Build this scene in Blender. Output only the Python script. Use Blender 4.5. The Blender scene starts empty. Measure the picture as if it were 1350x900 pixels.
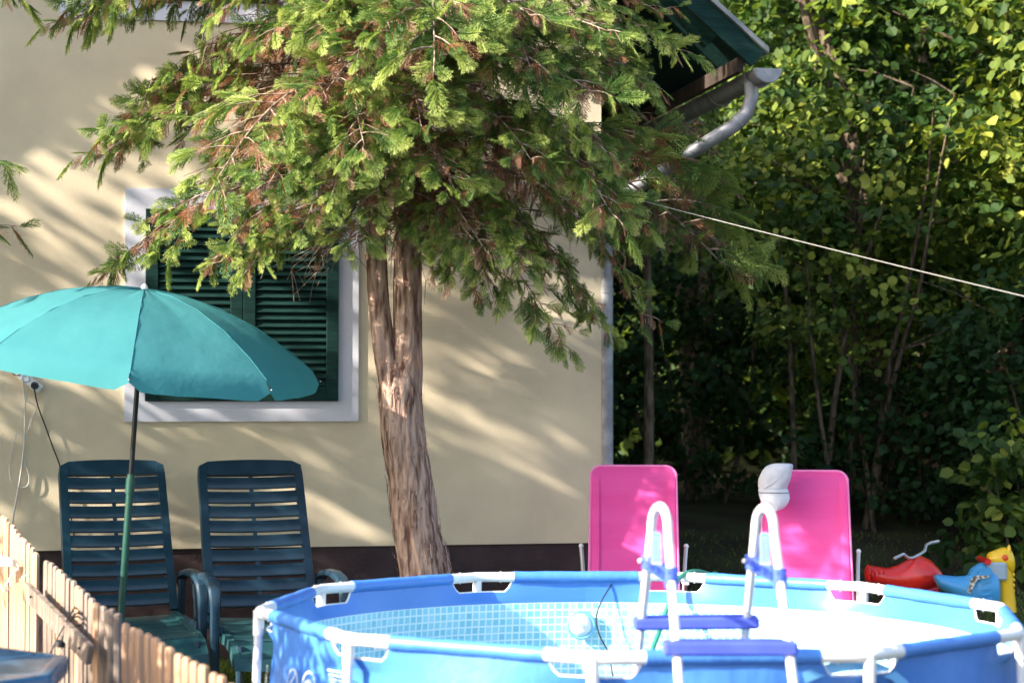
import bpy, math, random
import numpy as np
from mathutils import Matrix, Vector, noise
R = math.radians
random.seed(7); rng = np.random.default_rng(7)
SC = bpy.context.scene; COL = SC.collection
# ------------------------------------------------------------------ camera
F = 2640.0; CAMZ = 1.63; PITCH = math.atan(70 / F)
cd = bpy.data.cameras.new('camera'); cam = bpy.data.objects.new('camera', cd); COL.objects.link(cam)
cam.location = (0, 0, CAMZ); cam.rotation_euler = (R(90) + PITCH, 0, 0)
cd.sensor_width = 36; cd.lens = F / 1350 * 36; cd.clip_start = 0.1; cd.clip_end = 500
cd.dof.use_dof = True; cd.dof.focus_distance = 11.4; cd.dof.aperture_fstop = 2.6
SC.camera = cam
# ------------------------------------------------------------------ sky, sun, exposure
SUN_AZ, SUN_EL = 243.0, 28.5
w = bpy.data.worlds.new('World'); SC.world = w; w.use_nodes = True
nt = w.node_tree; bg = nt.nodes['Background']; sk = nt.nodes.new('ShaderNodeTexSky')
sk.sky_type = 'NISHITA'; sk.sun_disc = False; sk.sun_elevation = R(SUN_EL); sk.sun_rotation = R(SUN_AZ)
sk.air_density = 1.0; sk.dust_density = 2.5; sk.ozone_density = 1.0
nt.links.new(sk.outputs[0], bg.inputs[0]); bg.inputs[1].default_value = 0.15
sl = bpy.data.lights.new('sun', 'SUN'); sun = bpy.data.objects.new('sun', sl); COL.objects.link(sun)
sl.energy = 5.0; sl.angle = R(0.53); sl.color = (1.0, 0.91, 0.78)
SV = Vector((math.sin(R(SUN_AZ)) * math.cos(R(SUN_EL)), math.cos(R(SUN_AZ)) * math.cos(R(SUN_EL)), math.sin(R(SUN_EL))))
sun.rotation_euler = SV.to_track_quat('Z', 'Y').to_euler(); sun.location = (-8, -2, 9)
SC.view_settings.view_transform = 'Standard'; SC.view_settings.look = 'None'
SC.view_settings.exposure = 1.57; SC.view_settings.gamma = 1
# ------------------------------------------------------------------ helpers
def P(px, py, d):
    """point at depth d (metres along Y) seen at photo pixel px,py"""
    a = (px - 675) / F; b = (450 - py) / F
    c, s = math.cos(PITCH), math.sin(PITCH)
    y = c - b * s; z = s + b * c
    return Vector((a * d / y, d, CAMZ + z * d / y))
W = {}
def empty(name, loc=(0, 0, 0), rz=0, label=None, cat=None, group=None, rx=0, ry=0):
    o = bpy.data.objects.new(name, None); COL.objects.link(o); o.empty_display_size = .1
    o.location = loc; o.rotation_euler = (rx, ry, rz)
    W[o] = Matrix.LocRotScale(Vector(loc), o.rotation_euler, None)
    return tag(o, label, cat, group)
def tag(o, label=None, cat=None, group=None, kind=None):
    for k, v in (('label', label), ('category', cat), ('group', group), ('kind', kind)):
        if v: o[k] = v
    return o
class MB:
    def __init__(s): s.v = []; s.f = []; s.mi = []; s.m = 0
    def add(s, vs, fs):
        n = len(s.v); s.v += [Vector(v) for v in vs]
        s.f += [tuple(i + n for i in f) for f in fs]; s.mi += [s.m] * len(fs); return s
    def box(s, lo, hi, M=None, bev=0):
        x0, y0, z0 = lo; x1, y1, z1 = hi
        if bev:
            b = bev; pts = []
            for x, sx in ((x0, 1), (x1, -1)):
                for y, sy in ((y0, 1), (y1, -1)):
                    for z, sz in ((z0, 1), (z1, -1)):
                        pts += [(x, y + sy * b, z + sz * b), (x + sx * b, y, z + sz * b), (x + sx * b, y + sy * b, z)]
            I = lambda i, j, k, a: ((i * 2 + j) * 2 + k) * 3 + a
            fs = []
            for i in (0, 1):
                fs.append([I(i, 0, 0, 0), I(i, 1, 0, 0), I(i, 1, 1, 0), I(i, 0, 1, 0)][::1 if i else -1])
                fs.append([I(0, i, 0, 1), I(0, i, 1, 1), I(1, i, 1, 1), I(1, i, 0, 1)][::1 if i else -1])
                fs.append([I(0, 0, i, 2), I(1, 0, i, 2), I(1, 1, i, 2), I(0, 1, i, 2)][::1 if i else -1])
            for i in (0, 1):
                for j in (0, 1):
                    fl = (i + j) % 2
                    fs.append([I(i, j, 0, 0), I(i, j, 1, 0), I(i, j, 1, 1), I(i, j, 0, 1)][::-1 if fl else 1])
                    fs.append([I(i, 0, j, 0), I(i, 0, j, 2), I(i, 1, j, 2), I(i, 1, j, 0)][::-1 if fl else 1])
                    fs.append([I(0, i, j, 1), I(1, i, j, 1), I(1, i, j, 2), I(0, i, j, 2)][::-1 if fl else 1])
                    for k in (0, 1):
                        fs.append([I(i, j, k, 0), I(i, j, k, 1), I(i, j, k, 2)][::1 if (i + j + k) % 2 else -1])
        else:
            pts = [(x, y, z) for x in (x0, x1) for y in (y0, y1) for z in (z0, z1)]
            fs = [(0, 1, 3, 2), (4, 6, 7, 5), (0, 4, 5, 1), (2, 3, 7, 6), (0, 2, 6, 4), (1, 5, 7, 3)]
        if M is not None: pts = [M @ Vector(p) for p in pts]
        return s.add(pts, fs)
    def tube(s, path, r, n=10, cap=True, closed=False, flat=1.0):
        path = [Vector(p) for p in path]; N = len(path)
        rs = r if isinstance(r, (list, tuple)) else [r] * N
        T = []
        for i in range(N):
            a = path[(i - 1) % N] if (closed or i > 0) else path[0]
            b = path[(i + 1) % N] if (closed or i < N - 1) else path[-1]
            t = (b - a); T.append(t.normalized() if t.length > 1e-9 else Vector((0, 0, 1)))
        up = Vector((0, 0, 1)) if abs(T[0].z) < .9 else Vector((0, 1, 0))
        nrm = (up - T[0] * up.dot(T[0])).normalized(); vs = []
        for i in range(N):
            if i: nrm = (nrm - T[i] * nrm.dot(T[i])).normalized()
            bi = T[i].cross(nrm)
            for k in range(n):
                a = 2 * math.pi * k / n
                vs.append(path[i] + (nrm * math.cos(a) * flat + bi * math.sin(a)) * rs[i])
        fs = []
        for i in range(N if closed else N - 1):
            j = (i + 1) % N
            for k in range(n):
                l = (k + 1) % n; fs.append((i * n + k, i * n + l, j * n + l, j * n + k))
        if cap and not closed:
            fs.append(tuple(range(n))[::-1]); fs.append(tuple(range((N - 1) * n, N * n)))
        return s.add(vs, fs)
    def loft(s, rings, cap=True, closed=False):
        n = len(rings[0]); vs = [p for r_ in rings for p in r_]; fs = []; N = len(rings)
        for i in range(N if closed else N - 1):
            j = (i + 1) % N
            for k in range(n):
                l = (k + 1) % n; fs.append((i * n + k, i * n + l, j * n + l, j * n + k))
        if cap and not closed: fs += [tuple(range(n))[::-1], tuple(range((N - 1) * n, N * n))]
        return s.add(vs, fs)
    def grid(s, rows):
        n = len(rows[0]); vs = [p for r_ in rows for p in r_]
        return s.add(vs, [(i * n + k, i * n + k + 1, (i + 1) * n + k + 1, (i + 1) * n + k) for i in range(len(rows) - 1) for k in range(n - 1)])
    def ball(s, c, r, nu=14, nv=9, M=None):
        c = Vector(c); r = Vector(r) if not isinstance(r, (int, float)) else Vector((r, r, r)); rings = []
        for j in range(nv + 1):
            t = math.pi * min(max(j / nv, .02), .98); ring = []
            for i in range(nu):
                a = 2 * math.pi * i / nu
                p = Vector((r.x * math.sin(t) * math.cos(a), r.y * math.sin(t) * math.sin(a), -r.z * math.cos(t)))
                ring.append(c + (M @ p if M else p))
            rings.append(ring)
        return s.loft(rings)
    def prism(s, poly, off):
        """poly: list of 3D points, extruded by vector off"""
        off = Vector(off); a = [Vector(p) for p in poly]; n = len(a)
        return s.add(a + [p + off for p in a], [tuple(range(n))[::-1], tuple(range(n, 2 * n))] + [(k, (k + 1) % n, (k + 1) % n + n, k + n) for k in range(n)])
def link(name, me, parent=None, M=None):
    o = bpy.data.objects.new(name, me); COL.objects.link(o)
    if parent is not None: o.parent = parent
    if M is not None: o.matrix_basis = M
    W[o] = (W[parent] if parent is not None else Matrix()) @ (M if M is not None else Matrix())
    return o
def obj(name, mb, m, parent=None, world=False, smooth=True, angle=35):
    me = bpy.data.meshes.new(name); vs = mb.v
    if world and parent is not None:
        I = W[parent].inverted(); vs = [I @ v for v in vs]
    me.from_pydata([tuple(v) for v in vs], [], mb.f)
    for x in (m if isinstance(m, (list, tuple)) else [m]): me.materials.append(x)
    if any(mb.mi): me.polygons.foreach_set('material_index', mb.mi)
    import bmesh
    bm = bmesh.new(); bm.from_mesh(me); bmesh.ops.recalc_face_normals(bm, faces=bm.faces); bm.to_mesh(me); bm.free()
    if smooth:
        me.polygons.foreach_set('use_smooth', [True] * len(me.polygons))
        try: me.set_sharp_from_angle(angle=R(angle))
        except Exception: pass
    return link(name, me, parent)
def soup(name, tris, m, cols=None, per=1):
    """mesh from an (N,3,3) array of loose triangles; cols (N/per,) a random number per leaf"""
    tris = np.ascontiguousarray(tris, dtype=np.float32); n = len(tris)
    me = bpy.data.meshes.new(name); me.vertices.add(n * 3); me.vertices.foreach_set('co', tris.reshape(-1))
    me.loops.add(n * 3); me.loops.foreach_set('vertex_index', np.arange(n * 3, dtype=np.int32))
    me.polygons.add(n); me.polygons.foreach_set('loop_start', np.arange(0, n * 3, 3, dtype=np.int32))
    try: me.polygons.foreach_set('loop_total', np.full(n, 3, dtype=np.int32))
    except Exception: pass
    if cols is not None:
        at = me.attributes.new('tint', 'FLOAT', 'FACE'); at.data.foreach_set('value', np.repeat(np.asarray(cols, dtype=np.float32), per))
    me.update(); me.materials.append(m); return me
# ------------------------------------------------------------------ materials
def lin(r, g, b):
    f = lambda c: (c / 255 / 12.92 if c <= 10.3 else ((c / 255 + .055) / 1.055) ** 2.4)
    return (f(r), f(g), f(b), 1)
def mat(name, c1, c2=None, scale=5, rough=.6, metal=0, bump=0, bscale=None, stretch=None, spec=.5, detail=4, trans=0, coat=0, edge=(.4, .6), tint=None):
    m = bpy.data.materials.new(name); m.use_nodes = True; t = m.node_tree; N, L = t.nodes, t.links
    b = N['Principled BSDF']; b.inputs['Roughness'].default_value = rough; b.inputs['Metallic'].default_value = metal
    b.inputs['Specular IOR Level'].default_value = spec; b.inputs['Coat Weight'].default_value = coat
    c1 = tuple(c1[:3]) + (1,); c2 = tuple((c2 or c1)[:3]) + (1,)
    tc = N.new('ShaderNodeTexCoord'); mp = N.new('ShaderNodeMapping'); L.new(tc.outputs['Object'], mp.inputs[0])
    if stretch: mp.inputs['Scale'].default_value = stretch
    nz = N.new('ShaderNodeTexNoise'); nz.inputs['Scale'].default_value = scale; nz.inputs['Detail'].default_value = detail
    L.new(mp.outputs[0], nz.inputs[0])
    cr = N.new('ShaderNodeValToRGB'); cr.color_ramp.elements[0].position = edge[0]; cr.color_ramp.elements[1].position = edge[1]
    cr.color_ramp.elements[0].color = c1; cr.color_ramp.elements[1].color = c2
    L.new(nz.outputs[0], cr.inputs[0]); out = cr.outputs[0]
    if tint:
        at = N.new('ShaderNodeAttribute'); at.attribute_name = 'tint'
        r2 = N.new('ShaderNodeValToRGB'); r2.color_ramp.elements[0].color = c1; r2.color_ramp.elements[1].color = c2
        r2.color_ramp.elements[0].position = 0; r2.color_ramp.elements[1].position = 1
        for p_, c_ in tint: e = r2.color_ramp.elements.new(p_); e.color = tuple(c_[:3]) + (1,)
        L.new(at.outputs['Fac'], r2.inputs[0]); out = r2.outputs[0]
    L.new(out, b.inputs['Base Color'])
    if bump:
        n2 = N.new('ShaderNodeTexNoise'); n2.inputs['Scale'].default_value = bscale or scale * 3; n2.inputs['Detail'].default_value = 5
        L.new(mp.outputs[0], n2.inputs[0]); bp = N.new('ShaderNodeBump'); bp.inputs['Strength'].default_value = 1
        bp.inputs['Distance'].default_value = bump; L.new(n2.outputs[0], bp.inputs['Height']); L.new(bp.outputs[0], b.inputs['Normal'])
    if trans:
        tr = N.new('ShaderNodeBsdfTranslucent'); mx = N.new('ShaderNodeMixShader'); mx.inputs[0].default_value = trans
        hs = N.new('ShaderNodeHueSaturation'); hs.inputs['Value'].default_value = 1.5; hs.inputs['Saturation'].default_value = 1.1
        L.new(out, hs.inputs['Color']); L.new(hs.outputs[0], tr.inputs[0])
        L.new(b.outputs[0], mx.inputs[1]); L.new(tr.outputs[0], mx.inputs[2]); L.new(mx.outputs[0], N['Material Output'].inputs[0])
    return m
M = {}
M['stucco'] = mat('cream_stucco', (.73, .62, .44), (.63, .535, .385), 1.9, rough=.95, bump=.0018, bscale=85, spec=.2)
M['white_stucco'] = mat('white_stucco', (.66, .66, .73), (.61, .61, .68), 3, rough=.9, bump=.0008, bscale=80, spec=.2)
M['plinth'] = mat('plinth_paint', (.035, .018, .020), (.06, .035, .035), 4, rough=.75, bump=.005, bscale=40, edge=(.45, .7))
M['green_paint'] = mat('green_paint', (.0045, .024, .021), (.008, .036, .031), 8, spec=.15, rough=.7, bump=.0006, bscale=60, stretch=(1, 1, 8))
M['inside_shade'] = mat('inside_shade', (.01, .012, .012), rough=.9)
M['roof_metal'] = mat('roof_metal', (.20, .22, .23), (.3, .3, .3), 6, rough=.5, metal=.3)
M['zinc'] = mat('zinc', (.22, .23, .25), (.34, .34, .37), 9, rough=.5, metal=.35, bump=.001, bscale=30)
M['timber'] = mat('old_timber', (.035, .024, .018), (.06, .04, .03), 9, rough=.8, bump=.003, stretch=(1, 1, .2))
M['bark'] = mat('cypress_bark', (.14, .075, .056), (.50, .345, .27), 14, rough=.95, bump=.02, bscale=14, stretch=(2.3, 2.3, .38), edge=(.36, .58), spec=.1, detail=8)
M['branch_bark'] = mat('branch_bark', (.12, .075, .055), (.42, .32, .26), 25, rough=.9, spec=.1)
M['stem_bark'] = mat('stem_bark', (.055, .042, .03), (.16, .12, .085), 12, rough=.9, bump=.006, stretch=(3, 3, .6), spec=.1)
M['cypress'] = mat('cypress_foliage', (.26, .12, .06), (.40, .46, .14), rough=.55, trans=.30, spec=.3, tint=[(.07, (.20, .085, .03)), (.09, (.045, .105, .028)), (.40, (.10, .175, .04)), (.7, (.25, .32, .075))])
M['dead'] = mat('dead_foliage', (.16, .085, .055), (.52, .34, .24), rough=.85, trans=.25, spec=.1, tint=[(.5, (.34, .17, .10))])
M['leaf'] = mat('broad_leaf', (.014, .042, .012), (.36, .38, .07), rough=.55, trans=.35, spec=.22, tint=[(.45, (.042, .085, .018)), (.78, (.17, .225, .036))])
M['leaf_shaded'] = mat('shaded_shrub_leaf', (.009, .028, .009), (.045, .09, .02), rough=.6, trans=.25, spec=.2, tint=[(.6, (.02, .055, .013))])  # leaf darkened to put the undergrowth's shade into the colour
M['teal'] = mat('teal_canvas', (.066, .27, .295), (.075, .29, .315), 3, rough=.85, trans=.38, spec=.12, bump=.006, bscale=9)
M['black_metal'] = mat('black_metal', (.012, .014, .016), rough=.35, metal=.4)
M['green_metal'] = mat('green_metal', (.010, .060, .045), (.015, .075, .055), 20, rough=.35)
M['resin'] = mat('green_resin', (.013, .036, .060), (.018, .045, .074), 10, rough=.30, bump=.0008, bscale=120)
M['resin_lit'] = mat('lit_green_resin', (.014, .058, .070), (.024, .080, .085), 10, rough=.36, bump=.0008, bscale=120)  # lighter, greener copy of the resin: light on the seat put into colour
M['pink'] = mat('pink_mesh', (.80, .085, .34), (.82, .10, .37), 4, rough=.7, spec=.2, bump=.0025, bscale=26, stretch=(.35, .35, 3), trans=.16)
M['pale_pink'] = mat('pink_piping', (.80, .20, .46), rough=.6)
M['tube_metal'] = mat('brushed_tube', (.55, .53, .52), rough=.35, metal=.6)
M['white_plastic'] = mat('white_plastic', (.80, .80, .80), (.76, .76, .77), 7, rough=.35)
M['plate'] = mat('plate_plastic', (.20, .235, .40), rough=.7)
M['white_paint'] = mat('white_tube', (.80, .80, .81), rough=.3)
M['step_blue'] = mat('step_plastic', (.055, .085, .50), (.065, .10, .54), 12, rough=.4)
M['bracket_blue'] = mat('bracket_plastic', (.06, .12, .60), rough=.4)
M['rim_blue'] = mat('rim_vinyl', (.060, .21, .63), (.068, .23, .67), 2, rough=.4, bump=.012, bscale=5, stretch=(1.6, 1.6, .8))
M['print_white'] = mat('white_print', (.72, .80, .85), rough=.5)
M['print_blue'] = mat('blue_print', (.05, .15, .55), rough=.5)
M['print_pale'] = mat('pale_print', (.16, .45, .82), rough=.45)
M['pale_wood'] = mat('fresh_pale_wood', (.34, .20, .125), (.50, .32, .21), 9, rough=.8, bump=.0015, bscale=30, stretch=(3, 3, .25), spec=.2)
M['grey_wood'] = mat('weathered_shaded_wood', (.13, .10, .085), (.26, .205, .17), 10, rough=.85, bump=.002, bscale=30, stretch=(3, 3, .3), spec=.2)  # weathered plank and posts; on the gate pickets the grey stands for shade
M['line'] = mat('washing_line', (.27, .265, .25), rough=.8)
M['rope'] = mat('white_rope', (.72, .70, .66), (.6, .58, .52), 90, rough=.8)
M['cable'] = mat('black_cable', (.012, .012, .014), rough=.45)
M['cable_white'] = mat('grey_cable', (.55, .54, .52), rough=.5)
M['table_blue'] = mat('blue_resin_table', (.016, .075, .16), (.022, .10, .20), 8, rough=.22, bump=.0006, bscale=60)
M['cap'] = mat('cap_cotton', (.62, .63, .68), (.52, .54, .60), 9, rough=.9, bump=.004, bscale=14)
M['seam_shadow'] = mat('cap_seam_shadow', (.22, .23, .27), rough=.9)  # dark tone draws the shadow line along the brim seam
M['hose'] = mat('green_hose', (.03, .22, .15), rough=.4)
M['red'] = mat('red_plastic', (.68, .018, .018), (.72, .03, .02), 5, rough=.28, coat=.3)
M['toy_blue'] = mat('blue_plastic', (.06, .33, .68), (.08, .37, .72), 5, rough=.32)
M['toy_grey'] = mat('grey_plastic', (.34, .44, .52), rough=.4)
M['yellow'] = mat('yellow_plastic', (.85, .50, .015), (.88, .55, .02), 5, rough=.3)
M['orange'] = mat('orange_plastic', (.75, .10, .02), rough=.3)
M['sticker'] = mat('sticker', (.8, .78, .7), (.12, .09, .07), 40, rough=.4)
M['soil'] = mat('ground_soil', (.042, .033, .022), (.058, .056, .026), 2.2, rough=1, bump=.03, bscale=9, spec=.1)
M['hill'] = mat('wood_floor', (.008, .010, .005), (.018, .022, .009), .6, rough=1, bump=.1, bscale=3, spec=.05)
M['grass'] = mat('grass_blade', (.05, .10, .02), (.26, .30, .07), rough=.6, trans=.3, spec=.2, tint=[(.5, (.11, .18, .035))])
def pool_tile():
    m = bpy.data.materials.new('pool_liner_tiles'); m.use_nodes = True; t = m.node_tree; N, L = t.nodes, t.links
    b = N['Principled BSDF']; b.inputs['Roughness'].default_value = .35
    uv = N.new('ShaderNodeUVMap'); uv.uv_map = 'UVMap'
    br = N.new('ShaderNodeTexBrick'); L.new(uv.outputs[0], br.inputs[0]); br.offset = 0; br.squash = 1
    br.inputs['Scale'].default_value = 1; br.inputs['Brick Width'].default_value = .0345; br.inputs['Row Height'].default_value = .0345
    br.inputs['Mortar Size'].default_value = .0042; br.inputs['Mortar Smooth'].default_value = .35
    br.inputs['Color1'].default_value = (.20, .55, .68, 1); br.inputs['Color2'].default_value = (.36, .68, .78, 1); br.inputs['Mortar'].default_value = (.72, .84, .88, 1)
    sx = N.new('ShaderNodeSeparateXYZ'); L.new(uv.outputs[0], sx.inputs[0])
    gt = N.new('ShaderNodeMath'); gt.operation = 'GREATER_THAN'; gt.inputs[1].default_value = .655; L.new(sx.outputs[1], gt.inputs[0])
    mx = N.new('ShaderNodeMix'); mx.data_type = 'RGBA'; L.new(gt.outputs[0], mx.inputs[0]); L.new(br.outputs[0], mx.inputs[6]); mx.inputs[7].default_value = (.060, .21, .63, 1)
    L.new(mx.outputs[2], b.inputs['Base Color'])
    tc = N.new('ShaderNodeTexCoord'); n2 = N.new('ShaderNodeTexNoise'); n2.inputs['Scale'].default_value = 5; L.new(tc.outputs['Object'], n2.inputs[0])
    bp = N.new('ShaderNodeBump'); bp.inputs['Distance'].default_value = .006; L.new(n2.outputs[0], bp.inputs['Height']); L.new(bp.outputs[0], b.inputs['Normal'])
    return m
M['tile'] = pool_tile()
def water_mat():
    m = bpy.data.materials.new('water'); m.use_nodes = True; t = m.node_tree; N, L = t.nodes, t.links
    b = N['Principled BSDF']; b.inputs['Roughness'].default_value = .03; b.inputs['Transmission Weight'].default_value = 1
    b.inputs['IOR'].default_value = 1.33; b.inputs['Base Color'].default_value = (.8, .95, 1, 1)
    n2 = N.new('ShaderNodeTexNoise'); n2.inputs['Scale'].default_value = 6
    bp = N.new('ShaderNodeBump'); bp.inputs['Distance'].default_value = .01; L.new(n2.outputs[0], bp.inputs['Height']); L.new(bp.outputs[0], b.inputs['Normal'])
    return m
M['water'] = water_mat()
# ================================================================== SETTING
def ground_z(x, y):
    t = min(max((y - 13.0) / 6.0, 0), 1); z = .62 * t * t * (3 - 2 * t)
    return z + .02 * noise.noise(Vector((x * .6, y * .6, 0)))
def axis(vals):
    return sorted(set(vals))
xs = axis([-120, -60, -30, -16, -10] + [i * .5 for i in range(-16, 33)] + [20, 30, 60, 120])
ys = axis([-60, -30, -10, 0] + [2 + i * .5 for i in range(0, 45)] + [28, 32, 40, 60, 120])
g = MB(); g.grid([[Vector((x, y, ground_z(x, y))) for x in xs] for y in ys])
tag(obj('ground', g, M['soil']), kind='structure')
h = MB(); rows = []
for j in range(14):
    t = j / 13; rows.append([Vector((x, 25 + t * 22 + 3 * math.sin(x * .07), .6 + 15 * (t ** .8) + .5 * noise.noise(Vector((x * .3, t * 6, 1))))) for x in [-60 + i * 3 for i in range(45)]])
rows.insert(0, [Vector((p.x, p.y - .2, -1)) for p in rows[0]])
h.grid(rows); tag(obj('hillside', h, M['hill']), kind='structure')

# ------------------------------------------------------------------ house
HY = R(11); CORN = Vector((.577, 12.9, 0))
house = empty('house', CORN, HY, 'cream rendered house with a dark plinth, green shutters and a green eave', 'house')
HI = W[house].inverted()
def wall_pt(px, py, off=0):
    """photo pixel to house-local x,z on the facade plane (local y = -off)"""
    a = HI @ Vector((0, 0, CAMZ)); b = HI @ P(px, py, 10)
    t = (-off - a.y) / (b.y - a.y); q = a + (b - a) * t; return q.x, q.z
EAVE_Z = 3.77; SL = math.tan(R(40)); OVX = .93; RX = -2.75; HD = 8.0
def roof_z(x): return EAVE_Z + (OVX - x) * SL if x > RX else EAVE_Z + (OVX - (2 * RX - x)) * SL
LX = 2 * RX
mb = MB(); t_ = .12
top = lambda x: roof_z(x) - .10
mb.prism([(0, 0, .68), (LX, 0, .68), (LX, 0, top(LX)), (RX, 0, top(RX)), (0, 0, top(0))], (0, HD, 0))
obj('wall', mb, M['stucco'], house, smooth=False)
mb = MB(); mb.box((LX + .02, .02, -.4), (-.02, HD - .02, .679)); obj('plinth', mb, M['plinth'], house, smooth=False)
# roof slabs with a seam at each side
for s in (1, -1):
    f = lambda x: x if s == 1 else 2 * RX - x
    mb = MB(); e = OVX; y0, y1 = -.62, HD + .5
    a = [(f(e), y0, roof_z(f(e)) + .03), (f(RX), y0, roof_z(RX) + .03), (f(RX), y0, roof_z(RX) - .005), (f(e), y0, roof_z(f(e)) - .005)]
    mb.prism(a, (0, y1 - y0, 0)); obj('roof_sheet', mb, M['roof_metal'], house, smooth=False)
    mb = MB()
    mb.prism([(f(e - .02), y0 + .03, roof_z(f(e - .02)) - .008), (f(RX), y0 + .03, roof_z(RX) - .008), (f(RX), y0 + .03, roof_z(RX) - .17), (f(e - .10), y0 + .03, roof_z(f(e - .10)) - .17)], (0, .035, 0))
    obj('bargeboard', mb, M['green_paint'], house, smooth=False)
    mb = MB()
    mb.prism([(f(.02), y0 + .30, roof_z(f(.02)) - .03), (f(RX), y0 + .30, roof_z(RX) - .03), (f(RX), y0 + .30, roof_z(RX) - .18), (f(.62), y0 + .30, roof_z(f(.62)) - .18), (f(.7), y0 + .3, roof_z(f(.7)) - .03)], (0, .10, 0))
    obj('rafter', mb, M['green_paint'], house, smooth=False)
    # soffit boards run up the slope-wise overhang
    n = 7
    for k in range(n):
        ya = y0 + .07 + k * .155
        mb = MB(); d = .010 if k % 2 else .016
        mb.prism([(f(e - .03), ya, roof_z(f(e - .03)) - d), (f(RX), ya, roof_z(RX) - d), (f(RX), ya, roof_z(RX) - d - .012), (f(e - .03), ya, roof_z(f(e - .03)) - d - .012)], (0, .148 if k < n - 1 else HD, 0))
        obj('soffit_board', mb, M['green_paint'], house, smooth=False)
mb = MB(); mb.box((.76, -.50, EAVE_Z - .11), (.80, HD + .4, EAVE_Z - .02)); obj('fascia_board', mb, M['timber'], house, smooth=False)
# gutter (half round) with its end cap, then the downpipe
gx = .93; gz = EAVE_Z - .10; gr = .084; gy0, gy1 = -.60, HD + .45
mb = MB()
for r_ in (gr, gr - .004):
    pass
prof = [(math.cos(math.pi + math.pi * k / 12), math.sin(math.pi + math.pi * k / 12)) for k in range(13)]
ringA = [Vector((gx + gr * c, 0, gz + gr * s_)) for c, s_ in prof] + [Vector((gx + (gr - .005) * c, 0, gz + (gr - .005) * s_)) for c, s_ in prof[::-1]]
mb.loft([[p + Vector((0, y, 0)) for p in ringA] for y in (gy0, gy0 + .5, gy0 + 2, gy1)])
gut = obj('gutter', mb, M['zinc'], house)
mb = MB(); mb.prism([(gx + (gr + .004) * c, gy0 - .004, gz + (gr + .004) * s_) for c, s_ in prof], (0, .012, 0)); obj('end_cap', mb, M['zinc'], gut, smooth=False)
mb = MB(); mb.tube([(gx + (gr + .004) * math.cos(a), gy0 + .01, gz + (gr + .004) * math.sin(a)) for a in [math.pi + math.pi * k / 12 for k in range(13)]], .006, 6); obj('bead', mb, M['zinc'], gut)
for yy in (-.40, .4, 1.3):
    mb = MB(); mb.tube([(gx + (gr + .006) * math.cos(a), yy, gz + (gr + .006) * math.sin(a)) for a in [math.pi + math.pi * k / 12 for k in range(13)]], .008, 6); obj('gutter_bracket', mb, M['zinc'], gut)
HIp = lambda px, py, d: HI @ P(px, py, d)
pts = [HIp(990, 98, 12.7), HIp(991, 128, 12.7), HIp(984, 150, 12.7), HIp(968, 166, 12.7), HIp(935, 186, 12.75), HIp(900, 208, 12.8), HIp(868, 228, 12.85), HIp(826, 255, 12.9), HIp(804, 275, 12.92), HIp(799, 300, 12.93)]
q = pts[-1]; pts += [Vector((q.x, q.y, 2)), Vector((q.x, q.y, .4))]
mb = MB(); mb.tube(pts, .045, 16); dp = obj('downpipe', mb, M['zinc'], house, angle=60)
for i in (2, 3, 6, 8):
    a, b = pts[i], pts[i + 1]; c = a.lerp(b, .5); dv = (b - a).normalized() * .03
    mb = MB(); mb.tube([c - dv, c + dv], .0485, 16); obj('pipe_collar', mb, M['zinc'], dp)
for z in (2.3, .95):
    mb = MB(); mb.tube([(q.x, q.y, z - .015), (q.x, q.y, z + .015)], .050, 16); mb.box((q.x - .06, q.y, z - .01), (q.x + .01, q.y + .08, z + .01)); obj('pipe_clip', mb, M['zinc'], dp)
# windows: surround of white plaster, two closed louvred shutters
def window(x0, x1, z0, z1, bw):
    mb = MB(); o = .018
    for lo, hi in (((x0, z0), (x1, z0 + bw)), ((x0, z1 - bw), (x1, z1)), ((x0, z0 + bw), (x0 + bw, z1 - bw)), ((x1 - bw, z0 + bw), (x1, z1 - bw))):
        mb.box((lo[0], -o, lo[1]), (hi[0], .04, hi[1]))
    win = obj('window_surround', mb, M['white_stucco'], house, smooth=False)
    mb = MB(); mb.box((x0 + bw + .001, -.003, z0 + bw + .001), (x1 - bw - .001, .03, z1 - bw - .001)); obj('recess_shade_panel', mb, M['inside_shade'], win, smooth=False)  # near-black panel on the wall stands for the shade behind the slats
    xa, xb, za, zb = x0 + bw + .003, x1 - bw - .003, z0 + bw + .003, z1 - bw - .003
    xm = (xa + xb) / 2
    for u0, u1 in ((xa, xm - .002), (xm + .002, xb)):
        s_ = .075; mb = MB()
        mb.box((u0, -.045, za), (u0 + s_, -.006, zb), bev=.003); mb.box((u1 - s_, -.045, za), (u1, -.006, zb), bev=.003)
        mb.box((u0 + s_ + .0005, -.044, za), (u1 - s_ - .0005, -.007, za + .09), bev=.003); mb.box((u0 + s_ + .0005, -.044, zb - .09), (u1 - s_ - .0005, -.007, zb), bev=.003)
        sh = obj('shutter', mb, M['green_paint'], house, smooth=False)
        za2, zb2 = za + .09, zb - .09; n = int((zb2 - za2) / .044)
        wd = (u1 - u0 - 2 * s_ - .002) / 2
        mb = MB(); mb.box((-wd, -.0045, -.023), (wd, .0045, .023), bev=.0015)
        pro = obj('slat', mb, M['green_paint'], sh, smooth=False)
        for k in range(n):
            z = za2 + (k + .5) * (zb2 - za2) / n
            Mt = Matrix.Translation(((u0 + u1) / 2, -.026, z)) @ Matrix.Rotation(R(-32), 4, 'X')
            if k == 0: pro.matrix_basis = Mt
            else: link('slat', pro.data, sh, Mt)
x0, z1 = wall_pt(165, 248); x1, z0 = wall_pt(472, 555); bw = wall_pt(192, 300)[0] - x0
window(x0, x1, z0, z1, bw)
x2, z2 = wall_pt(79, 23); window(x2, x2 + (x1 - x0), z2, z2 + 1.25, bw)

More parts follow.
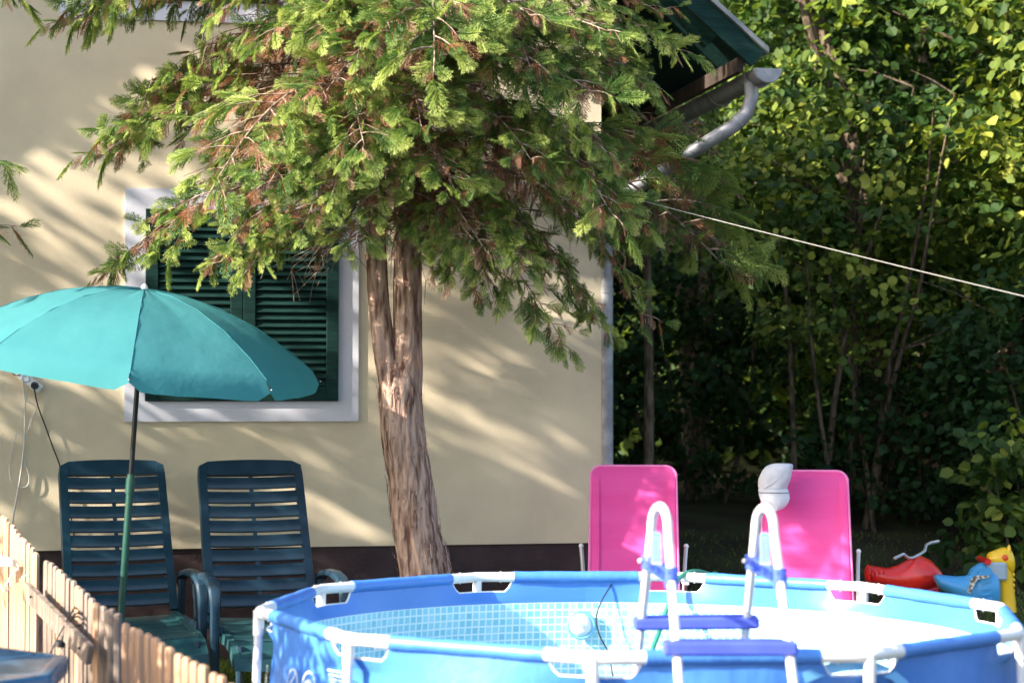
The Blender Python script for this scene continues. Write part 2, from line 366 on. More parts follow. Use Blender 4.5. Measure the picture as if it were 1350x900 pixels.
# ================================================================== FOLIAGE TEMPLATES
def rot_to(d, up):
    """(N,3,3) frames: columns = forward d, side, normal"""
    d = d / np.linalg.norm(d, axis=1, keepdims=True)
    s = np.cross(up, d); s /= np.linalg.norm(s, axis=1, keepdims=True) + 1e-9
    n = np.cross(d, s); return np.stack([d, s, n], axis=2)
def frond(L=.17, nb=9, seed=0):
    # feathery flat spray: open side shoots swept forward, each with short scaly points
    r = random.Random(seed); T = []
    def blade(p, ang, ln, wd, z):
        c, s = math.cos(ang), math.sin(ang); px, py = -s * wd, c * wd
        mid = (p[0] + c * ln * .4, p[1] + s * ln * .4)
        T.append(((p[0], p[1], z), (mid[0] + px, mid[1] + py, z + .002), (p[0] + c * ln, p[1] + s * ln, z - ln * .12)))
        T.append(((p[0], p[1], z), (p[0] + c * ln, p[1] + s * ln, z - ln * .12), (mid[0] - px, mid[1] - py, z + .002)))
    blade((0, 0), 0, L, .003, 0)
    for i in range(nb):
        t = (i + .6) / nb; x = L * t
        for sd in (1, -1):
            ln = (.092 * (1 - t) ** .75 * min(1, .45 + t * 2.2) + .016) * r.uniform(.65, 1.2); a = sd * R(r.uniform(27, 44) - 8 * t); x_ = x + sd * .004
            z0_ = -x * .10
            blade((x_, 0), a, ln, .0026, z0_)
            k = int(ln / .014)
            for j in range(k):
                q_ = (j + .8) / (k + .6) * ln; p = (x_ + math.cos(a) * q_, math.sin(a) * q_); l2 = (.020 * (1 - j / (k + 1)) + .009) * r.uniform(.7, 1.25); zz = r.uniform(-.65, .45)
                for s2 in (1, -1):
                    a2 = a + s2 * R(27); c, s = math.cos(a2), math.sin(a2); wd = .0024
                    T.append(((p[0] + s * wd, p[1] - c * wd, z0_ - q_ * .1), (p[0] + c * l2, p[1] + s * l2, z0_ - q_ * .12 + l2 * zz), (p[0] - s * wd, p[1] + c * wd, z0_ - q_ * .1)))
    return np.array(T, dtype=np.float32)
FR = [frond(.135, 7, 1), frond(.17, 8, 2), frond(.11, 6, 3)]
def place(tmpl, pos, Rm, sc):
    """tmpl (T,3,3), pos (N,3), Rm (N,3,3), sc (N,) -> (N*T,3,3)"""
    v = np.einsum('nij,tkj->ntki', Rm * sc[:, None, None], tmpl) + pos[:, None, None, :]
    return v.reshape(-1, 3, 3)
BR = []
def branch_template(seed, L=1.5, sag=.35, bare=.30):
    """a drooping cypress limb along +x: wood, green sprays, dead inner sprays"""
    r = np.random.default_rng(seed); rr = random.Random(seed)
    n = 14; path = []
    y = 0; vy = rr.uniform(-.1, .1)
    for i in range(n):
        t = i / (n - 1); path.append(Vector((L * t, y, .12 * math.sin(t * 2.2) * L - sag * t ** 2.2 * L * .6))); vy += rr.uniform(-.05, .05); y += vy * L / n
    wood = MB(); wood.tube(path, [.012 * (1 - .8 * i / (n - 1)) for i in range(n)], 6)
    pos, dr, sc, dpos, ddr, dsc = [], [], [], [], [], []
    at = lambda t: path[min(int(t * (n - 1)), n - 2)].lerp(path[min(int(t * (n - 1)), n - 2) + 1], t * (n - 1) - min(int(t * (n - 1)), n - 2))
    K = 26
    for k in range(K):
        t = .10 + .9 * k / (K - 1); p = at(min(t, .999)); sd = 1 if k % 2 else -1
        ln = (.52 * (1 - t) ** .8 + .14) * rr.uniform(.7, 1.15) * L / 1.5; a = sd * R(rr.uniform(35, 62)) if k < K - 1 else 0
        dv = Vector((math.cos(a), math.sin(a), rr.uniform(-.25, .22))).normalized()
        tw = [p + dv * ln * u - Vector((0, 0, 1)) * ln * .32 * u * u for u in (0, .33, .66, 1)]
        wood.tube(tw, [.0035, .003, .002, .001], 4)
        m = max(4, int(ln / .030))
        for j in range(m):
            u = (j + 1) / m; q_ = tw[0].lerp(tw[1], u * 3) if u < .33 else (tw[1].lerp(tw[2], u * 3 - 1) if u < .66 else tw[2].lerp(tw[3], min(u * 3 - 2, 1)))
            s2 = 1 if j % 2 else -1; az = a + s2 * R(rr.uniform(15, 50)) * (1 - .6 * u)
            dd = Vector((math.cos(az) * rr.uniform(.3, 1), math.sin(az), rr.uniform(-1.05, .38) - .2 * u))
            inner = t * (ln * u / .5 + .5) < rr.uniform(.25, .82)
            if inner and rr.random() < .36 + .5 * (t < .22): continue
            if inner: dpos.append(q_); ddr.append(dd + Vector((0, 0, -.5))); dsc.append(rr.uniform(.45, .9))
            elif t > bare * rr.uniform(.5, 1.1): pos.append(q_); dr.append(dd); sc.append(rr.uniform(.6, 1.12))
    def mk(pos, dr, sc, mt, nm, thin):
        if not len(pos): return None
        pos = np.array([tuple(v) for v in pos]); dr = np.array([tuple(v) for v in dr]); sc = np.array(sc)
        up = np.array([.75, 0, .75]) + r.normal(0, .55, (len(pos), 3)); Rm = rot_to(dr, up)
        out, cols = [], []
        for i, f_ in enumerate(FR):
            sel = np.arange(len(pos)) % 3 == i
            if not sel.any(): continue
            f2 = f_[::2] if thin else f_
            o_ = place(f2, pos[sel], Rm[sel], sc[sel]); out.append(o_)
            c = np.clip(r.normal(.45, .22, sel.sum()), 0, 1); tipf = np.linspace(-.08, .32, len(f2))
            cols.append((c[:, None] + tipf[None, :]).clip(0, 1).reshape(-1))
        return soup(nm, np.concatenate(out), mt, np.concatenate(cols))
    me = bpy.data.meshes.new('branch'); me.from_pydata([tuple(v) for v in wood.v], [], wood.f); me.materials.append(M['branch_bark'])
    return me, mk(pos, dr, sc, M['cypress'], 'foliage', False), mk(dpos, ddr, dsc, M['dead'], 'dead_foliage', True)
for i in range(9): BR.append(branch_template(100 + i, sag=[.25, .5, .75][i % 3]))
def hang_branch(tree, start, tip, k=None, thick=1.0, wide=1.0):
    """one limb from start to tip (world), with its foliage as sub-parts"""
    k = random.randrange(len(BR)) if k is None else k
    v = tip - start; L = v.length; x = v.normalized(); up = Vector((random.gauss(0, .2), random.gauss(0, .2), 1))
    y = up.cross(x).normalized(); z = x.cross(y)
    me = BR[k][0]; tipl = me.vertices[13 * 6].co * 1.0
    # template tip sits at about (1.5, ?, ?): swing it so the limb ends at the tip
    tl = Vector((tipl.x, tipl.y, tipl.z)); q_ = tl.rotation_difference(Vector((1, 0, 0))).to_matrix().to_4x4()
    B = Matrix((x, y, z)).transposed().to_4x4(); s = L / tl.length
    Mt = Matrix.Translation(start) @ B @ q_ @ Matrix.Diagonal((s, s * wide, s * wide, 1))
    o = link('branch', me, tree, W[tree].inverted() @ Mt)
    link('foliage', BR[k][1], o)
    if BR[k][2]: link('dead_foliage', BR[k][2], o)
    return o
def ring_at(c, r, n, f, ax=None):
    return [c + Vector((math.cos(2 * math.pi * k / n) * r * f(k), math.sin(2 * math.pi * k / n) * r * f(k), 0)) for k in range(n)]
def trunk_mesh(path, rad, n=40, rough=.12, seed=0, sub=6):
    """furrowed trunk: vertical ridges and shaggy strips in the geometry"""
    pts, rs = [], []
    for i in range(len(path) - 1):
        for j in range(sub):
            u = j / sub; p0 = path[max(i - 1, 0)]; p1 = path[i]; p2 = path[i + 1]; p3 = path[min(i + 2, len(path) - 1)]
            pts.append(.5 * ((2 * p1) + (p2 - p0) * u + (2 * p0 - 5 * p1 + 4 * p2 - p3) * u * u + (3 * p1 - p0 - 3 * p2 + p3) * u ** 3)); rs.append(rad[i] * (1 - u) + rad[i + 1] * u)
    pts.append(path[-1]); rs.append(rad[-1]); mb = MB()
    def f(i, k):
        a = 2 * math.pi * k / n; z = pts[i].z
        v = noise.noise(Vector((math.cos(a) * 2.6 + seed, math.sin(a) * 2.6, z * .9))) * .9 + noise.noise(Vector((math.cos(a) * 7 + seed, math.sin(a) * 7, z * 2.5))) * .8 + noise.noise(Vector((math.cos(a) * 18, math.sin(a) * 18 + seed, z * 6))) * .45
        return 1 + rough * v
    mb.loft([ring_at(p, r_, n, lambda k, i=i: f(i, k)) for i, (p, r_) in enumerate(zip(pts, rs))]); return mb
# ------------------------------------------------------------------ the big cypress in front of the wall
TD = 11.2
tree = empty('cypress_tree', P(566, 880, TD).xy.to_3d(), 0, 'big cypress with a forked reddish grey trunk and drooping sprays before the house wall', 'tree')
pth = [P(568, 890, TD), P(563, 800, TD), P(561, 755, TD), P(549, 700, TD), P(542, 640, TD), P(532, 578, TD), P(527, 520, TD), P(526, 500, TD), P(526, 486, TD), P(526, 474, TD)]
obj('trunk', trunk_mesh(pth, [.19, .158, .138, .128, .122, .120, .117, .108, .085, .03], 72, .10, 1, 14), M['bark'], tree, world=True, angle=80)
lp = [P(524, 560, TD), P(518, 520, TD), P(509, 470, TD), P(501, 410, TD), P(497, 350, TD), P(494, 280, TD), P(486, 150, TD), P(478, 0, TD)]; lp += [lp[-1] + Vector((-.15, .1, 1.2)), lp[-1] + Vector((-.2, .1, 2.6))]
obj('stem', trunk_mesh(lp, [.050, .070, .067, .060, .058, .055, .050, .045, .03, .01], 30, .12, 5, 8), M['bark'], tree, world=True, angle=80)
rp = [P(534, 560, TD), P(537, 520, TD), P(537, 470, TD), P(537, 410, TD), P(537, 350, TD), P(536, 280, TD), P(541, 150, TD), P(548, 0, TD)]; rp += [rp[-1] + Vector((.1, .1, 1.5)), rp[-1] + Vector((.15, .1, 3.4))]
obj('stem', trunk_mesh(rp, [.06, .078, .080, .079, .077, .074, .068, .060, .04, .012], 30, .12, 9, 8), M['bark'], tree, world=True, angle=80)
ax = P(520, 200, TD)
def on_stem(z): 
    x = (ax.x - .12) if random.random() < .45 else (ax.x + .08)
    return Vector((x + random.uniform(-.03, .03), TD + random.uniform(-.04, .04), z))
# limbs that reach the outline seen in the photograph: (tip px, tip py, depth, rise of the start above the tip)
for px, py, d, dz in [
    (92, 30, 11.0, .30), (135, 203, 10.9, .35), (152, 358, 10.8, .55), (205, 120, 11.0, .3), (290, 345, 10.6, .6), (330, 352, 10.5, .6),
    (300, 240, 10.4, .45), (200, 10, 11.2, .1), (275, 235, 11.0, .45),
    (400, 300, 10.2, .5), (350, 250, 10.0, .45), (430, 120, 9.9, .4), (555, 165, 9.9, .4), (500, 280, 10.2, .5), (480, 190, 9.9, .45), (440, 250, 10.0, .5), (470, 320, 10.4, .55), (600, 250, 10.1, .4),
    (700, 210, 10.0, .35), (640, 330, 10.4, .5), (650, 392, 10.8, .7), (590, 330, 10.6, .5), (690, 345, 10.5, .55),
    (745, 455, 11.0, .9), (790, 430, 11.1, .85), (850, 415, 11.3, .9), (950, 345, 13.1, .5),
    (830, 290, 10.5, .5), (880, 65, 10.8, .1), (858, 112, 10.9, .2), (840, 150, 11.2, .2), (870, 15, 11.0, 0),
    (800, 200, 10.2, .35), (780, 120, 10.1, .3), (800, 40, 10.3, .1), (700, 90, 9.9, .3), (600, 60, 9.8, .3), (520, 50, 9.7, .3), (430, 40, 9.8, .3), (350, 60, 10.0, .3), (300, 10, 10.3, .2), (700, 20, 10.0, .2)]:
    t = P(px, py, d); hang_branch(tree, on_stem(min(t.z + dz, 5.2)), t, thick=1)
# the rest of the crown, all round and above the frame
for i in range(86):
    z = 2.75 + 3.9 * (i / 86) ** 1.0; a = i * 2.399963 + random.uniform(-.2, .2); L = (1.85 - .34 * (z - 2.75)) * random.uniform(.8, 1.1)
    if math.sin(a) > .45: L *= .62                      # the wall side is short
    st = on_stem(z + .25); tp = st + Vector((math.cos(a) * L, math.sin(a) * L, -.25 - random.uniform(.0, .35) * L))
    if tp.z < 4.4 and math.cos(a) > .3: tp.x -= .45
    if i % 2 == 0 and z < 4.3: continue
    if tp.y < 10.3 and tp.z < 2.55: tp.z = 2.55
    hang_branch(tree, st, tp)
# peeling bark strips on the trunk
def trunk_at(y_): 
    for a, b in zip(pth, pth[1:]):
        if b.z >= y_: u = (y_ - a.z) / (b.z - a.z); return a.lerp(b, u), u
    return pth[-1], 1
st_ = MB(); rad_ = [.19, .158, .138, .128, .122, .120, .117, .108]
for i in range(420):
    z = random.uniform(.5, 2.0); c, u = trunk_at(z); r0 = .150 if z < .75 else (.130 if z < 1.1 else .119); a = random.uniform(0, 6.28); L = random.uniform(.02, .11); wd = random.uniform(.005, .016); lift = random.uniform(.002, .013)
    row = []
    for k in range(4):
        t = k / 3; rr2 = r0 * 1.03 + .003 + lift * (2 * t - 1) ** 2 * (1 if random.random() < .5 else .3); aa = a + .06 * t; cc, _ = trunk_at(z + L * t)
        row.append([cc + Vector((math.cos(aa + e * wd / r0 / 2 * (1 - .5 * abs(2 * t - 1))) * rr2, math.sin(aa + e * wd / r0 / 2 * (1 - .5 * abs(2 * t - 1))) * rr2, 0)) for e in (-1, 0, 1)])
    st_.grid(row)
tag(obj('peeling_bark', st_, M['bark'], tree, world=True, angle=80), kind='stuff')
# dead bare twigs hanging inside the crown
tw = MB()
for i in range(520):
    z = random.uniform(2.55, 4.3); st = on_stem(z); a = random.uniform(0, 6.28); L = random.uniform(.3, 1.1)
    p = [st]; dv = Vector((math.cos(a), math.sin(a) * .8, random.uniform(-.2, .3))) * L / 4
    for k in range(4): dv += Vector((random.uniform(-.03, .03), random.uniform(-.03, .03), -.02)); p.append(p[-1] + dv)
    tw.tube(p, [.005, .004, .003, .0025, .0012], 4)
    for k in range(4):
        q_ = p[random.randrange(1, 5)]; e = q_ + Vector((random.uniform(-.14, .14), random.uniform(-.14, .14), random.uniform(-.2, .05))); tw.tube([q_, (q_ + e) / 2 + Vector((0, 0, .02)), e], [.003, .002, .001], 3)
tag(obj('dead_twigs', tw, M['branch_bark'], tree, world=True), kind='stuff')

# ------------------------------------------------------------------ neighbouring cypresses, left of the frame, whose tips reach in
def side_cypress(base, h, r0, label, low=.6, extra=(), n=70, tr=1.0):
    t = empty('cypress_tree', base, 0, label, 'tree')
    b = Vector(base); obj('trunk', trunk_mesh([b + Vector((0, 0, -.05)), b + Vector((.03, 0, h * .3)), b + Vector((0, .03, h * .65)), b + Vector((0, 0, h))], [.14 * tr, .11 * tr, .07 * tr, .012], 26, .1, 3, 10), M['bark' if tr == 1 else 'stem_bark'], t, world=True, angle=80)
    for i in range(n):
        u = i / n; z = low + (h - low - .15) * u; a = i * 2.399963; L = (r0 * (1 - u) ** .8 + .22) * random.uniform(.85, 1.1)
        st = b + Vector((0, 0, z + .2)); hang_branch(t, st, st + Vector((math.cos(a) * L, math.sin(a) * L, -.15 - .25 * L)))
    for s in extra: t2 = P(*s); hang_branch(t, Vector((b.x, b.y, t2.z + .35)), t2)
    return t
side_cypress((-4.8, 10.15, 0), 5.2, .95, 'neighbouring cypress at the left edge, only its green branch tips reaching into view', .9,
             [(-34, 200, 10.6), (-14, 300, 10.6), (-10, -15, 10.8)], 80)
side_cypress((1.05, 15.8, 0), 5.6, .62, 'slim cypress standing in soft focus behind the house corner and the downpipe', 2.75, [], 60, .35)

# ------------------------------------------------------------------ broadleaf trees and shrubs
LEAF = np.array([[(0, 0, 0), (.22, .34, .05), (.62, .40, .03)], [(0, 0, 0), (.62, .40, .03), (1, 0, -.10)], [(0, 0, 0), (1, 0, -.10), (.62, -.40, .03)], [(0, 0, 0), (.62, -.40, .03), (.22, -.34, .05)]], dtype=np.float32)
def leaf_cloud(centres, rads, per, size, seed, light=.45, flat=.5):
    r = np.random.default_rng(seed); P_, D_, U_, C_ = [], [], [], []
    for c, rad in zip(centres, rads):
        c = np.array(c); m = max(6, int(per * r.uniform(.7, 1.3)))
        out = r.normal(0, 1, 3); out[2] = abs(out[2]) * .4; out /= np.linalg.norm(out)
        # a leafy spray: leaves along a few short twigs out of the clump centre
        q_ = r.normal(0, 1, (m, 3)); q_ /= np.linalg.norm(q_, axis=1, keepdims=True); q_ *= (r.uniform(.15, 1, (m, 1)) ** .6) * rad; q_[:, 2] *= flat
        P_.append(c + q_); dd = q_ * [1, 1, .5] / rad + r.normal(0, .45, (m, 3)) + [0, 0, -.35]; D_.append(dd)
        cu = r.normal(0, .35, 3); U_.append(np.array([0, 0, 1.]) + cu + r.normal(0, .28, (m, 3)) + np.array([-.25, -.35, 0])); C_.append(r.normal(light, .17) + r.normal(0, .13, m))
    P_, D_, U_ = map(np.concatenate, (P_, D_, U_)); n = len(P_)
    sc = size * r.uniform(.6, 1.25, n); col = np.clip(np.concatenate(C_), 0, 1)
    return P_, rot_to(D_, U_), sc, col
def broadleaf(name, base, h, rad, label, cat, nclump, per, size, stems, seed, mt='leaf', zmin=.15, group=None, light=.45, lone=0, sp=.5, hz=None):
    b = Vector(base); b.z = ground_z(b.x, b.y) - .03; t = empty(name, b, 0, label, cat, group); r = np.random.default_rng(seed); rr = random.Random(seed)
    ends = []
    for i in range(stems):
        a = rr.uniform(0, 6.28); ln = h * rr.uniform(.72, .95); p = [b + Vector((rr.uniform(-1, 1) * .18 * min(stems, 4) / 2, rr.uniform(-.2, .2), 0))]; dv = Vector((math.cos(a) * sp * rr.uniform(.2, 1), math.sin(a) * sp * rr.uniform(.2, 1), 1)).normalized()
        for k in range(7): dv = (dv + Vector((rr.uniform(-.12, .12), rr.uniform(-.12, .12), .02))).normalized(); p.append(p[-1] + dv * ln / 7)
        r0 = (.10 if stems < 3 else .034) * rr.uniform(.7, 1.2) * (h / 5) ** .5
        mb = MB(); mb.tube(p, [r0 * (1 - .8 * k / 7) for k in range(8)], 8)
        for k in range(2, 8):
            for _ in range(2 if stems < 3 and k > 4 else (1 if k % 2 else 0)):
                a2 = rr.uniform(0, 6.28); L = rad * rr.uniform(.3, .8); e = p[k] + Vector((math.cos(a2) * L, math.sin(a2) * L, L * rr.uniform(.1, .7))); mb.tube([p[k], p[k].lerp(e, .5) + Vector((0, 0, .05 * L)), e], [r0 * .3, r0 * .2, r0 * .08], 5)
        obj('trunk' if stems < 3 else 'stem', mb, M['stem_bark'], t, world=True)
    C, RD = [], []
    for i in range(nclump):
        v = r.normal(0, 1, 3); v /= np.linalg.norm(v); rho = r.uniform(.35, 1) ** .5
        c = np.array([b.x, b.y, b.z + zmin * h + (1 - zmin) * h * .5]) + v * rho * [rad, rad, (1 - zmin) * h * .5] + r.normal(0, .12, 3)
        if c[2] < b.z + .12: c[2] = b.z + .12 + r.uniform(0, .3)
        if hz and not hz(c): continue
        C.append(c); RD.append(r.uniform(.22, .5) * (rad / 2) ** .4)
    Ps, Rm, sc, col = leaf_cloud(C, RD, per, size, seed + 1, light)
    Iv = np.array(W[t].inverted())[:3, 3]
    if lone:
        dist = Ps[:, 1]; ok = np.where((np.abs(Ps[:, 0] / Ps[:, 1] - .12) < .17))[0]; pick = ok[np.argsort(dist[ok])[:lone]]
        keep = np.ones(len(Ps), bool); keep[pick] = False
        mes = [soup('leaf', LEAF, M[mt], np.full(4, c_)) for c_ in (.25, .45, .65, .85)]
        for i in pick:
            Mt = Matrix(Rm[i] * sc[i]).to_4x4(); Mt.translation = Vector(Ps[i] + Iv); link('leaf', mes[min(int(col[i] * 4), 3)], t, Mt)
        Ps, Rm, sc, col = Ps[keep], Rm[keep], sc[keep], col[keep]
    tr = place(LEAF, Ps + Iv, Rm, sc); o = link('crown' if stems < 3 else 'foliage', soup('crown', tr, M[mt], col, 4), t); tag(o, kind='stuff'); return t
inhouse = lambda c: not ((HI @ Vector(c)).x < .5)
broadleaf('broadleaf_tree', (6.0, 17.0, 0), 7.0, 2.3, 'tall broadleaf tree at the right edge, leaves tinted brighter yellow green for the high sun', 'tree', 520, 36, .108, 2, 11, zmin=.10, light=.72, lone=150)  # raised leaf tint paints this crown as sunlit
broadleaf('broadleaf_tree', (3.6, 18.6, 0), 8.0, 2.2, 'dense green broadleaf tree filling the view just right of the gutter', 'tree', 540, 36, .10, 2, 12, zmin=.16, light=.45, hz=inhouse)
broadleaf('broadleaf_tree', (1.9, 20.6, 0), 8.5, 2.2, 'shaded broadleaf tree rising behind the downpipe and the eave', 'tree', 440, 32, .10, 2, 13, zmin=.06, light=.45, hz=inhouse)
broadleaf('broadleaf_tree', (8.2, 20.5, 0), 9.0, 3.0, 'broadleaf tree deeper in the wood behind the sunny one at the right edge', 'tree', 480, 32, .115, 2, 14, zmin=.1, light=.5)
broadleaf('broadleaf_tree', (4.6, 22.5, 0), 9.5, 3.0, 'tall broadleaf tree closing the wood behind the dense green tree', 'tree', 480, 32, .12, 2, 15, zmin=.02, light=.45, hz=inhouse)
broadleaf('hazel_shrub', (2.75, 17.2, 0), 4.2, .95, 'hazel clump with many pale stems showing behind the capped pink chair', 'shrub', 120, 26, .085, 8, 21, zmin=.34, light=.6, sp=.22)
broadleaf('leafy_shrub', (4.5, 16.2, 0), 2.5, 1.1, 'leafy shrub coloured dark for shade behind the toys, under the broadleaf trees', 'shrub', 170, 32, .085, 4, 22, 'leaf_shaded', zmin=.0, lone=60)
broadleaf('leafy_shrub', (1.7, 19.0, 0), 2.8, 1.0, 'shrub coloured dark for the deep shade just right of the house corner', 'shrub', 120, 30, .085, 4, 23, 'leaf_shaded', zmin=.0)
broadleaf('leafy_shrub', (3.4, 17.6, 0), 1.5, 1.0, 'low shade-toned shrub between the two pink chairs, at the foot of the hazel stems', 'shrub', 110, 30, .08, 4, 24, 'leaf_shaded', zmin=.0)
broadleaf('leafy_shrub', (3.72, 14.9, 0), 1.45, .36, 'young shrub with round light green leaves at the right edge above the toys', 'shrub', 46, 20, .10, 4, 25, 'leaf', zmin=.15, light=.5, lone=90)
broadleaf('added_shade_shrub', (-3.1, 6.35, 0), 2.3, .62, 'unseen shrub added outside the picture on the left to shade gate and pool side', 'shrub', 110, 26, .07, 4, 41, zmin=.25)  # shrub added out of view to cast shade on gate and pool
# far wood on the slope: one mass
r = np.random.default_rng(5); C = []; 
for i in range(2600):
    x = r.uniform(-4, 16); y = r.uniform(23.5, 30); C.append((x, y, r.uniform(.7, 9.5) + (y - 24) * .3))
Ps, Rm, sc, col = leaf_cloud(C, [.6] * len(C), 20, .19, 9, .4)
tag(link('distant_wood', soup('distant_wood', place(LEAF, Ps, Rm, sc), M['leaf'], col, 4)), kind='stuff')
# tall tree far to the left whose shade falls on the wall (its crown stands outside the frame)
broadleaf('garden_tree', (-7.6, 10.05, 0), 8.6, 1.6, 'tall garden tree standing left of the view, outside the picture, shading the wall', 'tree', 180, 26, .13, 1, 31, zmin=.38)

# ------------------------------------------------------------------ lawn
def blades(regions, seed=3):
    r = np.random.default_rng(seed); A = []
    for (x0, x1, y0, y1, n, hh) in regions:
        X = r.uniform(x0, x1, n); Y = r.uniform(y0, y1, n); Z = np.array([ground_z(a, b) for a, b in zip(X, Y)])
        base = np.stack([X, Y, Z - .005], 1); d = r.normal(0, .45, (n, 3)); d[:, 2] = 1; d *= (hh * r.uniform(.5, 1.3, n))[:, None]
        a = r.uniform(0, np.pi, n); sd = np.stack([np.cos(a), np.sin(a), a * 0], 1) * .0035
        mid = base + d * .55; tip = base + d; tip[:, :2] += d[:, :2] * .5
        A += [np.stack([base - sd, base + sd, mid + sd * .6], 1), np.stack([base - sd, mid + sd * .6, mid - sd * .6], 1), np.stack([mid - sd * .6, mid + sd * .6, tip], 1)]
    t = np.concatenate(A); return t, r.uniform(0, 1, len(t))
tr, cl = blades([(-3.2, -.4, 6.0, 12.2, 42000, .055), (1.9, 3.6, 6.5, 13, 30000, .05), (.5, 6.0, 11.5, 17, 7000, .045), (-.9, 1.0, 11, 12.6, 4000, .05)])
tag(link('grass', soup('grass', tr, M['grass'], cl)), kind='stuff')
tr, cl = blades([(-1.62, -1.2, 8.3, 9.0, 900, .15), (-1.5, -1.0, 7.9, 8.6, 700, .11), (3.3, 4.6, 13.3, 14.6, 900, .14)], 8)
tag(link('tall_grass', soup('tall_grass', tr, M['grass'], cl)), kind='stuff')
# ================================================================== PARASOL
UD = 10.5; apex = P(190, 381, UD); base = P(150, 900, UD); base.z = 0
axis_ = (apex - P(160, 805, UD)).normalized(); foot = apex - axis_ * (apex.z / axis_.z)
par = empty('parasol', foot, 0, 'open teal garden parasol on a thin leaning pole in front of the shuttered window', 'parasol')
joint = apex - axis_ * ((apex.z - P(172, 625, UD).z) / axis_.z)
mb = MB(); mb.tube([joint - axis_ * .05, apex - axis_ * .02], .0135, 12); obj('upper_pole', mb, M['black_metal'], par, world=True)
mb = MB(); mb.tube([foot, joint], .019, 14); obj('lower_pole', mb, M['green_metal'], par, world=True)
mb = MB(); mb.tube([joint - axis_ * .10, joint - axis_ * .02], .024, 14); obj('height_collar', mb, M['green_metal'], par, world=True)
can_ax = (axis_ + Vector((.075, -.10, 0))).normalized()
Q = can_ax.to_track_quat('Z', 'Y').to_matrix()
RC = 1.01; DROP = .385
def can(u, a):
    """u 0..1 from apex to rim, a angle: between ribs the cloth is taut and a bit flat"""
    k = a / (math.pi / 4); fr = k - math.floor(k); sag = math.sin(math.pi * fr)
    r_ = RC * u * (1 - .055 * sag); z = -DROP * (u ** 2.1) + .0 * sag
    if u > .9: z -= .05 * (u - .9) / .1 * (0.35 + .65 * sag ** .7)        # the scalloped valance hangs lower between ribs
    z -= .014 * sag * math.sin(u * 3.14)
    w_ = .004 * noise.noise(Vector((a * 3, u * 5, 2)))
    return Q @ Vector((r_ * math.cos(a), r_ * math.sin(a), z + w_)) + apex
A0 = math.atan2(-1, 0) - .07 - R(0)
inv = Q.inverted() @ Vector((-.06, -1, 0)); A0 = math.atan2(inv.y, inv.x) + .23
for p_ in range(8):
    mb = MB(); n = 12; us = [0.004, .1, .2, .3, .42, .54, .66, .78, .88, .92, .96, 1.0]
    def cp(u, f): 
        a = A0 + (p_ + f) * math.pi / 4; k = f; sag = math.sin(math.pi * k)
        r_ = RC * u * (1 - .055 * sag); z = -DROP * u ** 2.1 - .010 * sag * math.sin(u * 3.14)
        if u > .93: z -= .045 * (u - .93) / .07 * min(1, 1.7 * sag ** .45) ; r_ = RC * (.93 + (u - .93) * .5) * (1 - .055 * sag)
        z += .006 * noise.noise(Vector((a * 4, u * 6, 2))) + .003 * noise.noise(Vector((a * 14, u * 12, 5)))
        return Q @ Vector((r_ * math.cos(a), r_ * math.sin(a), z)) + apex
    mb.grid([[cp(u, k / n) for k in range(n + 1)] for u in us])
    obj('canopy_panel', mb, M['teal'], par, world=True, angle=80)
    rb = MB(); a = A0 + p_ * math.pi / 4
    pts = [Q @ Vector((RC * u * math.cos(a), RC * u * math.sin(a), -DROP * u ** 2.1 - .008)) + apex for u in (.02, .2, .4, .6, .8, .97)]
    rb.tube(pts, .0035, 6); rib = obj('rib', rb, M['black_metal'], par, world=True)
    sb = MB(); sb.tube([Q @ Vector((0, 0, -.42)) + apex, pts[2]], .003, 6); obj('strut', sb, M['black_metal'], rib, world=True)
    tb = MB(); tb.ball(pts[-1], .0045, 8, 6); obj('rib_tip', tb, M['tube_metal'], rib, world=True)
    sm = MB(); sm.tube([Q @ Vector((RC * u * math.cos(a), RC * u * math.sin(a), -DROP * u ** 2.1 + .004)) + apex for u in (.02, .2, .4, .6, .8, .93)], .0018, 5); obj('seam', sm, M['teal'], par, world=True)
mb = MB(); mb.tube([apex - can_ax * .02, apex + can_ax * .015, apex + can_ax * .03], [.022, .018, .006], 12); obj('finial', mb, M['white_plastic'], par, world=True)

